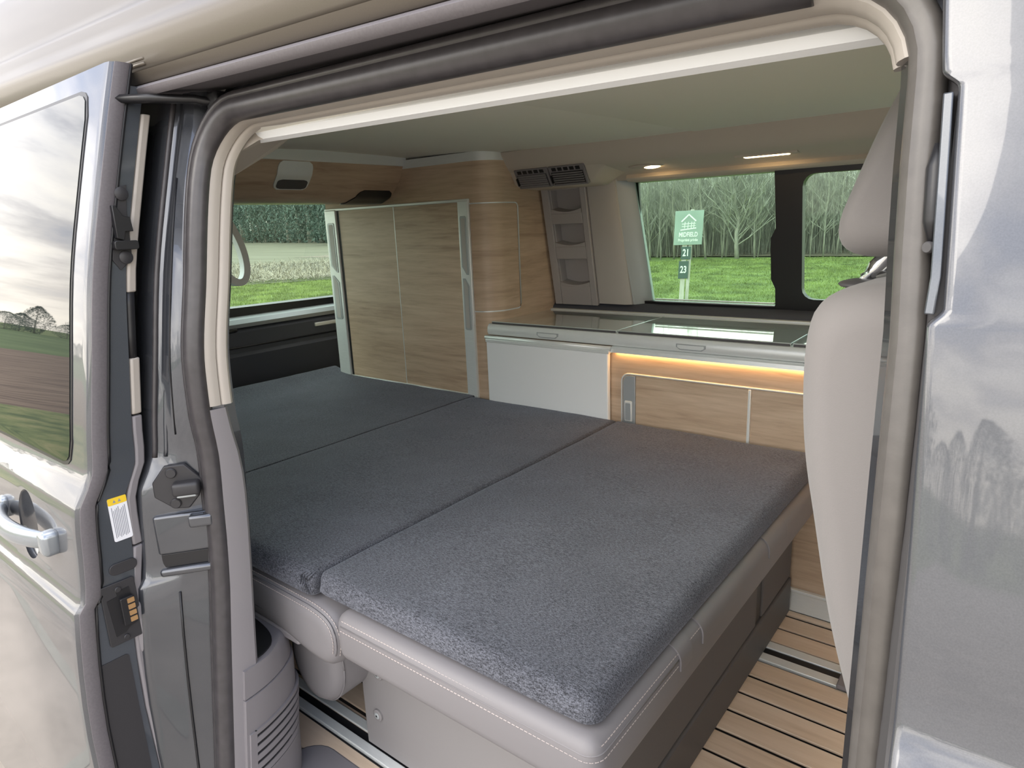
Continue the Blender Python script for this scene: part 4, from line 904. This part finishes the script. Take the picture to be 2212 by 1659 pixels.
OC = empty('overhead_cupboard', (-2.1, 1.4, 1.2), 'oak overhead cupboard across the rear above the tailgate window', 'cupboard')
ocp = [(-1.905, 1.334), (-1.925, 1.29), (-1.985, 1.225), (-2.03, 1.207), (-2.07, 1.205), (-2.55, 1.225), (-2.60, 1.37), (-1.905, 1.37)]
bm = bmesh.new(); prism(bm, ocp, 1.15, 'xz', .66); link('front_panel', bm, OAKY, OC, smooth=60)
bm = bmesh.new(); prism(bm, [(-1.902, 1.331), (-1.902, 1.368), (-1.93, 1.368), (-1.93, 1.331)], 1.125, 'xz', .68); link('top_band', bm, ALU, OC, bevel=.002)
def oc_pt(y, v, off=0):  # v: 0 top .. 1 bottom along the curved front
    q = [Vector((a, 0, b)) for a, b in ocp[:5]]; L_ = [(q[i+1]-q[i]).length for i in range(4)]; s = v*sum(L_)
    for i in range(4):
        if s <= L_[i] or i == 3:
            p = q[i].lerp(q[i+1], s/L_[i]); d = (q[i+1]-q[i]).normalized(); return Vector((p.x-d.z*off, y, p.z+d.x*off))
        s -= L_[i]
def oc_patch(name, m, y0, y1, v0, v1, off, r=.2, par=None, skew=0):
    sg_ = 1 if oc_pt(0, .3, .01).x > oc_pt(0, .3, 0).x else -1
    rings = []
    for k in range(15):
        t = k/14; v = v0+(v1-v0)*t; e = min(t, 1-t); ins = 0 if e > r else (r-math.sqrt(max(0, r*r-(r-e)**2)))*(y1-y0)*.5
        a, b = y0+ins+skew*t, y1-ins+skew*.3*t
        rings.append([oc_pt(a, v, -sg_*.002), oc_pt(a, v, sg_*off), oc_pt(b, v, sg_*off), oc_pt(b, v, -sg_*.002)])
    bm = bmesh.new(); loft(bm, rings); return link(name, bm, m, par or OC, smooth=50)
la = oc_patch('latch', ALU, 1.265, 1.395, .02, .48, .003, .25); oc_patch('latch_scoop', CHAR, 1.275, 1.388, .30, .46, .0045, .3, la)
tag(oc_patch('speaker_patch', BLACK, 1.625, 1.785, .47, .99, .004, .25, None, -.03), 'dark rounded speaker cover')

KU = empty('kitchen_unit', (-.7, 1.95, 0), 'oak kitchen unit with sliding oak doors under a silver worktop', 'kitchen')
BX('front_panel', OAK, KU, -1.498, .55, 1.791, 1.81, .07, .720, 0)
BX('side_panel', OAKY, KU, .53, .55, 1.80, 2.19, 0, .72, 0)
BX('plinth', ALU, KU, -1.5, .55, 1.786, 1.82, .0, .071, .003)
BX('plinth_bead', ALU, KU, -1.5, .55, 1.779, 1.80, .064, .073, .002)
bm = bmesh.new(); pts = [(-.986, 1.7895, .10), (-.986, 1.7895, .612)]+[(-.986+.026-.026*math.cos(R(90*k/6)), 1.7895, .612+.026*math.sin(R(90*k/6))) for k in range(1, 7)]+[(.50, 1.7895, .638)]
tube(bm, pts, .0032, 6); link('door_line', bm, ALU, KU, smooth=180)
bm = bmesh.new(); prism(bm, [(-.980, .10), (-.980, .615), (-.972, .630), (-.958, .633), (-.938, .633), (-.938, .10)], .006, 'xz', 1.786); gs = link('grip_strip', bm, GREYFRAME, KU, bevel=.001)
RB('latch', ALU, gs, -.974, -.948, 1.782, 1.79, .485, .552, .0035)
bm = bmesh.new(); prism(bm, rrect(-.970, -.952, .490, .545, .003), .001, 'xz', 1.7815); link('latch_pad', bm, GREYFRAME, gs)
BX('sliding_door', OAK, KU, -.937, -.590, 1.788, 1.80, .08, .632, .0015); BX('sliding_door', OAK, KU, -.580, .50, 1.7895, 1.80, .08, .632, .0015)
BX('door_edge', ALU, KU, -.590, -.582, 1.785, 1.80, .08, .634, .002)
BX('led_strip', LED, KU, -1.005, .52, 1.783, 1.789, .7026, .7043, 0)

WT = empty('worktop', (-.8, 1.95, .74), 'silver kitchen worktop with grey glass lids below the left window', 'worktop')
bm = bmesh.new(); prism(bm, [(1.783, .752), (1.781, .735), (1.786, .724), (1.80, .7215), (2.18, .7215), (2.18, .760), (1.80, .763), (1.79, .761)], 2.08, 'yz', -1.524); link('edge', bm, ALU, WT, smooth=40)
bm = bmesh.new(); prism(bm, [(1.776, .716), (1.774, .704), (1.80, .7045), (1.80, .722), (1.784, .722)], 1.56, 'yz', -1.018); link('lower_lip', bm, ALU, WT, smooth=40)
for x0, x1 in ((-1.515, -1.008), (-1.004, -.487), (-.483, .54)):
    l = BX('glass_lid', GLASSTOP, WT, x0, x1, 1.797, 2.140, .7635, .7705, .0015)
    BX('lid_edge', CHAR, l, x0+.003, x1-.003, 1.7945, 1.797, .7605, .768, 0)
BX('back_strip', ALU, WT, -1.50, .54, 2.144, 2.166, .760, .776, .002)
for x0, x1 in ((-1.305, -1.218), (-.803, -.713), (-.2, -.11)):
    bm = bmesh.new(); prism(bm, [(x0, .7475), (x1, .7475), (x1, .738), (x1-.012, .7305), (x0+.012, .7305), (x0, .738)], .004, 'xz', 1.779); g = link('finger_grip', bm, GREYFRAME, WT, bevel=.001)
    bm = bmesh.new(); prism(bm, [(x0+.005, .745), (x1-.005, .745), (x1-.005, .738), (x1-.014, .7335), (x0+.014, .7335), (x0+.005, .738)], .001, 'xz', 1.7783); link('grip_face', bm, ALU, g)

FT = empty('folding_table', (-1.27, 1.77, .48), 'white folding table panel stowed upright against the kitchen unit', 'table')
BX('table_panel', WHITE, FT, -1.518, -1.022, 1.764, 1.782, .30, .712, .004, 3)
bm = bmesh.new(); tube(bm, [(-1.526, 1.772, .716), (-1.016, 1.772, .716)], .0075, 10); link('table_rail', bm, ALU, FT, smooth=180)
BX('table_rail_base', ALU, FT, -1.520, -1.018, 1.762, 1.786, .700, .712, .002)

# ------------------------------------------------------------------ bench seat folded flat into a bed
BN = empty('rear_bench', (-.9, 1.2, 0), 'pale grey leather bench seat folded flat under the mattress', 'seat')
def cushion(name, x0, x1, y0, y1, z0, z1, r, m=LEATHER, seg=5, belly=0):
    bm = bmesh.new(); rbox(bm, x0, x1, y0, y1, z0, z1, r, seg); return link(name, bm, m, BN, smooth=80)
cushion('seat_cushion', -.918, -.372, .607, 1.772, .350, .447, .026)
def stitch_rows(pts, out, name='stitching', dash=.0052, gap=.0022, par=None):
    bm = bmesh.new()
    P_ = [Vector(p) for p in pts]; cum = [0]
    for a, b in zip(P_, P_[1:]): cum.append(cum[-1]+(b-a).length)
    def at(s):
        i = max(k for k in range(len(P_)-1) if cum[k] <= s); return P_[i].lerp(P_[i+1], min(1, (s-cum[i])/max(1e-9, cum[i+1]-cum[i])))
    s = 0
    while s+dash < cum[-1]:
        tube(bm, [at(s), at(s+dash)], .0008, 4); s += dash+gap
    o = link(name, bm, STITCH, par or BN, recalc=False); o['kind'] = 'stuff'; return o
rc = [(-.398+.0255*math.sin(R(k*15)), .6335-.0255*math.cos(R(k*15))) for k in range(7)]
fr_line = lambda z, o: [(-.895, .6070-o, z)]+[(x+o*math.sin(R(k*15)), y-o*math.cos(R(k*15)), z) for k, (x, y) in enumerate(rc)]+[(-.3725+o, .86, z)]
stitch_rows(fr_line(.4185, .0006), None); 
stitch_rows([(x-(.004 if x > -.39 else 0), y+(.0045 if y < .62 else .002), z) for x, y, z in fr_line(.4352, .0)], None)
bm = bmesh.new(); tube(bm, fr_line(.4270, -.0008), .0016, 5); link('seam', bm, LEATHER, BN, smooth=180)
stitch_rows([(-.3760, .86, .4345), (-.3760, 1.12, .4345)], None)
# overlapping leather flaps along the right edge
for y0, y1 in ((.862, .905), (.95, 1.14), (1.30, 1.42)):
    arc = lambda r_: [(-.398+r_*math.sin(R(15*k)), .421+r_*math.cos(R(15*k))) for k in range(7)]
    a_, b_ = arc(.0285), arc(.0240); pr = [(-.402, .4495)]+a_+[(-.3695, .405)]+[(-.374, .405)]+b_[::-1]+[(-.402, .445)]
    bm = bmesh.new(); prism(bm, pr, y1-y0, 'xz', y0); link('flap', bm, LEATHER, BN, smooth=40)
# folded backrest, its end cap and hinge cushion
def cap_outline(): return chaikin([(-1.62, .333), (-1.12, .333), (-1.05, .318), (-1.00, .309), (-.955, .309), (-.930, .330), (-.919, .365), (-.921, .395), (-.935, .418), (-.965, .431), (-1.03, .436), (-1.62, .436)], 2, True)
bm = bmesh.new()
for ring in ([(x, z) for x, z in cap_outline()],): 
    cxz = (-1.2, .38)
    def sc(o, d): 
        res = []
        for k, (x, z) in enumerate(o):
            a = Vector(o[k-1]); b = Vector(o[(k+1) % len(o)]); t = (b-a).normalized(); res.append((x-t.y*d, z+t.x*d))
        return res
    loft(bm, [[(x, y, z) for x, z in sc(ring, d)] for y, d in ((.610, .034), (.6115, .022), (.616, .011), (.624, .004), (.638, 0), (1.77, 0))])
link('backrest_cushion', bm, LEATHER, BN, smooth=70)
top_of = lambda q: [p for p, o_ in zip(q, cap_outline()) if (o_[1] > .336 and o_[0] > -.95) or (o_[1] > .40 and o_[0] > -1.32)]
ei = top_of(sc(cap_outline(), .013)); ej = top_of(sc(cap_outline(), .0035))
def along(q, y):
    return [Vector((x, y, z)) for x, z in q][::-1]
stitch_rows(along(ei, .6138), None); stitch_rows(along(ej, .6235), None)
e = [tuple(v) for v in along(top_of(sc(cap_outline(), .008)), .6172)]
bm = bmesh.new(); tube(bm, e, .0014, 5); link('seam', bm, LEATHER, BN, smooth=180)
BX('backrest_board', GREYPL, BN, -1.60, -1.055, .617, 1.76, .318, .335, .004)
bm = bmesh.new(); o = [(-1.095+.085*math.cos(R(k*7.5)), .240+.102*math.sin(R(k*7.5))) for k in range(48)]
loft(bm, [[(x, y, z) for x, z in sc(o, d)] for y, d in ((.664, .030), (.668, .014), (.678, .004), (.692, 0), (1.70, 0))]); link('hinge_bolster', bm, LEATHER, BN, smooth=70)
bm = bmesh.new(); tube(bm, [(x, .684, z) for x, z in sc(o, .001)+sc(o, .001)[:1]], .0018, 5); link('bolster_seam', bm, LEATHER, BN, smooth=180)
# base
fp = BX('side_panel', BENCHPANEL, BN, -1.045, -.452, .748, .764, .006, .340, .002); tag(fp, 'grey flat side panel of the base')
for p in ((-.984, .205), (-.998, .098)):
    bm = bmesh.new(); disc(bm, (p[0], .748, p[1]), .0135, .006, (0, -1, 0), 20); s = link('screw', bm, BENCHPANEL, BN, smooth=40)
    bm = bmesh.new(); disc(bm, (p[0], .7435, p[1]), .0075, .0025, (0, -1, 0), 14); link('screw_head', bm, GREYFRAME, s, smooth=40)
    BX('screw_slot', BLACK, s, p[0]-.002, p[0]+.002, .7405, .743, p[1]-.002, p[1]+.002, 0)
BX('front_frame', CHAR, BN, -.480, -.452, .764, 1.765, .012, .335, 0)
BX('upper_panel', BENCHCLOTH, BN, -.456, -.443, .800, 1.475, .121, .350, .004); BX('upper_panel', BENCHCLOTH, BN, -.456, -.443, 1.520, 1.765, .121, .350, .004)
BX('frame_post', CHAR, BN, -.458, -.446, .76, .790, .121, .350, .002); BX('frame_post', BLACK, BN, -.458, -.447, 1.478, 1.517, .121, .350, .002)
BX('drawer_front', CHAR, BN, -.458, -.440, .752, 1.768, .008, .117, .006, 3)
BX('back_panel', CHAR, BN, -1.045, -.45, 1.755, 1.77, .01, .338, 0)
BX('bed_board', CHAR, BN, -2.60, -1.60, .62, 1.775, .40, .434, .004)
BX('bed_board_support', CHAR, BN, -2.55, -2.45, .70, 1.70, .0, .40, .004)

# ------------------------------------------------------------------ mattress in three sections
MT = empty('mattress', (-1.3, 1.2, .44), 'charcoal tweed folding mattress lying over the folded bench', 'mattress')
def section(x0, x1, y0, y1, z0, z1, rl, rr_, rn, dips, rear=0.0):
    """top grid draped to rounded edges; rl/rr_/rn: radius left, right, near"""
    nx, ny = 40, 70; bm = bmesh.new(); h = z1-z0
    def edge(t, n):   # denser towards the rims
        return .5-.5*math.cos(math.pi*t) if 0 else t
    xs = []; ys = []
    for L_, a, b, ra, rb in ((xs, x0, x1, rl, rr_), (ys, y0, y1, rn, rn)):
        L_ += [a+ra*(1-math.cos(R(90*k/6))) for k in range(6)]
        m_ = 22 if L_ is xs else 40
        L_ += [a+ra+(b-a-ra-rb)*k/m_ for k in range(m_+1)]
        L_ += [b-rb*(1-math.cos(R(90*k/6))) for k in range(5, -1, -1)]
    def drop(v, a, b, ra, rb):
        d = 0
        if v < a+ra: q = (a+ra-v)/ra; d = max(d, ra*(1-math.sqrt(max(0, 1-q*q))))
        if v > b-rb: q = (v-b+rb)/rb; d = max(d, rb*(1-math.sqrt(max(0, 1-q*q))))
        return d
    G_ = []
    for x in xs:
        row = []
        for y in ys:
            d = math.hypot(drop(x, x0, x1, rl, rr_), drop(y, y0, y1, rn, rn))
            z = z1-min(d, h*.6)+.0022*noise.noise((x*5, y*4, z0))+.001*noise.noise((x*17, y*19, 3))
            z += rear*max(0, (x0+.18-x)/.18)**2
            Rc = max(.016, min(rr_, rn)); xx, yy = x, y
            for cx_, sx in ((x0+Rc, -1), (x1-Rc, 1)):
                for cy_, sy in ((y0+Rc, -1), (y1-Rc, 1)):
                    u_, v_ = (x-cx_)*sx/Rc, (y-cy_)*sy/Rc
                    if u_ > 0 and v_ > 0: xx = cx_+sx*Rc*u_*math.sqrt(max(0, 1-v_*v_/2)); yy = cy_+sy*Rc*v_*math.sqrt(max(0, 1-u_*u_/2))
            row.append(bm.verts.new((xx, yy, z)))
        G_.append(row)
    for i in range(len(xs)-1):
        for j in range(len(ys)-1): bm.faces.new((G_[i][j], G_[i+1][j], G_[i+1][j+1], G_[i][j+1]))
    rim = [G_[0][j] for j in range(len(ys))]+[G_[i][-1] for i in range(1, len(xs))]+[G_[-1][j] for j in range(len(ys)-2, -1, -1)]+[G_[i][0] for i in range(len(xs)-2, 0, -1)]
    cx, cy = (x0+x1)/2, (y0+y1)/2
    low = []; mid = []
    for v in rim:
        x, y, z = v.co
        for L_, i_, zz in ((mid, -.002, z0+h*.22), (low, .010, z0)):
            L_.append(bm.verts.new(((x-(x0+x1)/2)*(1-2*i_/(x1-x0))+(x0+x1)/2, (y-(y0+y1)/2)*(1-2*i_/(y1-y0))+(y0+y1)/2, zz)))
    for A_, B_ in ((rim, mid), (mid, low)):
        for k in range(len(rim)):
            j = (k+1) % len(rim); bm.faces.new((A_[k], A_[j], B_[j], B_[k]))
    bm.faces.new(low[::-1])
    return link('mattress_section', bm, TWEED, MT, smooth=180)
section(-.991, -.388, .629, 1.780, .4475, .4890, .010, .026, .026, 0)
section(-1.601, -.994, .620, 1.782, .4370, .4890, .006, .012, .030, 0)
section(-2.47, -1.6015, .640, 1.820, .4345, .4885, .010, .006, .024, 0, .028)
for k in range(4):
    bm = bmesh.new(); x = -.999-.006*k
    tube(bm, [(x, .619, .450), (x-.004, .6165, .465), (x-.002-.002*k, .624, .481), (x+.002, .640+.006*k, .4885)], [.001, .0022, .0022, .001], 6); link('corner_pleat', bm, TWEED, MT, smooth=180)

# ------------------------------------------------------------------ passenger seat
PS = empty('passenger_seat', (-.02, .95, 0), 'grey cloth front passenger seat seen from behind at the right', 'seat')
def blob(name, outline, y0, y1, r, m, par, n=6):
    """side outline (x,z) rounded off towards both ends"""
    o = outline; zc = sum(p[1] for p in o)/len(o); zs = [p[1] for p in o]; hz_ = (max(zs)-min(zs))/2
    def mid(z):
        xs = []
        for k in range(len(o)):
            (xa, za), (xb, zb) = o[k-1], o[k]
            if (za-z)*(zb-z) <= 0 and za != zb: xs.append(xa+(xb-xa)*(z-za)/(zb-za))
        return (min(xs)+max(xs))/2, (max(xs)-min(xs))/2
    M_ = [mid(min(max(z, min(zs)+1e-4), max(zs)-1e-4)) for x, z in o]
    def ins(d): return [(m+(x-m)*(1-.5*d/r), zc+(z-zc)*(1-d/hz_)) for (x, z), (m, w) in zip(o, M_)]
    rings = []
    for k in range(n+1): a = R(90*k/n); rings.append([(x, y0+r*(1-math.cos(a)), z) for x, z in ins(r*(1-math.sin(a)))])
    for k in range(n, -1, -1): a = R(90*k/n); rings.append([(x, y1-r*(1-math.cos(a)), z) for x, z in ins(r*(1-math.sin(a)))])
    bm = bmesh.new(); loft(bm, rings); return link(name, bm, m, par, smooth=180)
def smooth_poly(p, it=2):
    for _ in range(it):
        q = []
        for k in range(len(p)):
            a = Vector(p[k]); b = Vector(p[(k+1) % len(p)]); q += [tuple(a.lerp(b, .25)), tuple(a.lerp(b, .75))]
        p = q
    return p
hr = [(-.120, 1.255), (-.150, 1.195), (-.172, 1.135), (-.190, 1.084), (-.176, 1.056), (-.13, 1.052), (-.085, 1.062), (-.065, 1.12), (-.07, 1.21), (-.09, 1.255)]
hr = [(x*.965, z) for x, z in hr]
blob('headrest', smooth_poly(hr), .79, 1.03, .040, SEATFAB, PS)
bk = [(-.150, 1.032), (-.200, 1.015), (-.213, .975), (-.212, .90), (-.204, .83), (-.188, .76), (-.165, .65), (-.134, .55), (-.100, .46), (.03, .46), (.01, .60), (-.02, .80), (-.05, .98), (-.09, 1.032)]
bk = [(x*.90 if x < 0 else x, z) for x, z in bk]
blob('backrest', smooth_poly(bk), .72, 1.20, .050, SEATFAB, PS)
for y in (.845, .965):
    bm = bmesh.new(); tube(bm, [(-.152, y, 1.010), (-.150, y, 1.028), (-.143, y, 1.042), (-.130, y, 1.056), (-.12, y, 1.07)], .0085, 10); link('headrest_post', bm, CHROME, PS, smooth=180)
    bm = bmesh.new(); b = bmesh.new(); bmesh.ops.create_uvsphere(b, u_segments=18, v_segments=8, radius=1); merge(bm, b, Matrix.Translation((-.150, y, 1.0225)) @ Matrix.Diagonal((.030, .038, .006, 1))); link('post_collar', bm, CHAR, PS, smooth=180)
bm = bmesh.new(); o = smooth_poly([(-.03, .30), (-.04, .40), (.0, .46), (.25, .47), (.34, .44), (.34, .34), (.2, .30)]); bm.free(); blob('seat_base', o, .70, 1.22, .045, SEATFAB, PS)
BX('pedestal', CHAR, PS, .02, .30, .76, 1.16, .0, .31, .01)


# windscreen end of the cab, outside the frame
W3 = empty('window_3', (1.6, 1.2, .8), kind='structure')
bm = bmesh.new(); loft(bm, [[(1.95-1.35*(z-.75), y, z) for y in (.60, 1.25, 1.90)] for z in (.75, 1.31)], False); link('pane', bm, PANE_C, W3)
BX('wall_front_panel', CHAR, empty('wall_front', (1.2, 1.2, 0), kind='structure'), 1.2, 1.24, .50, 2.2, -.05, .74, .01)
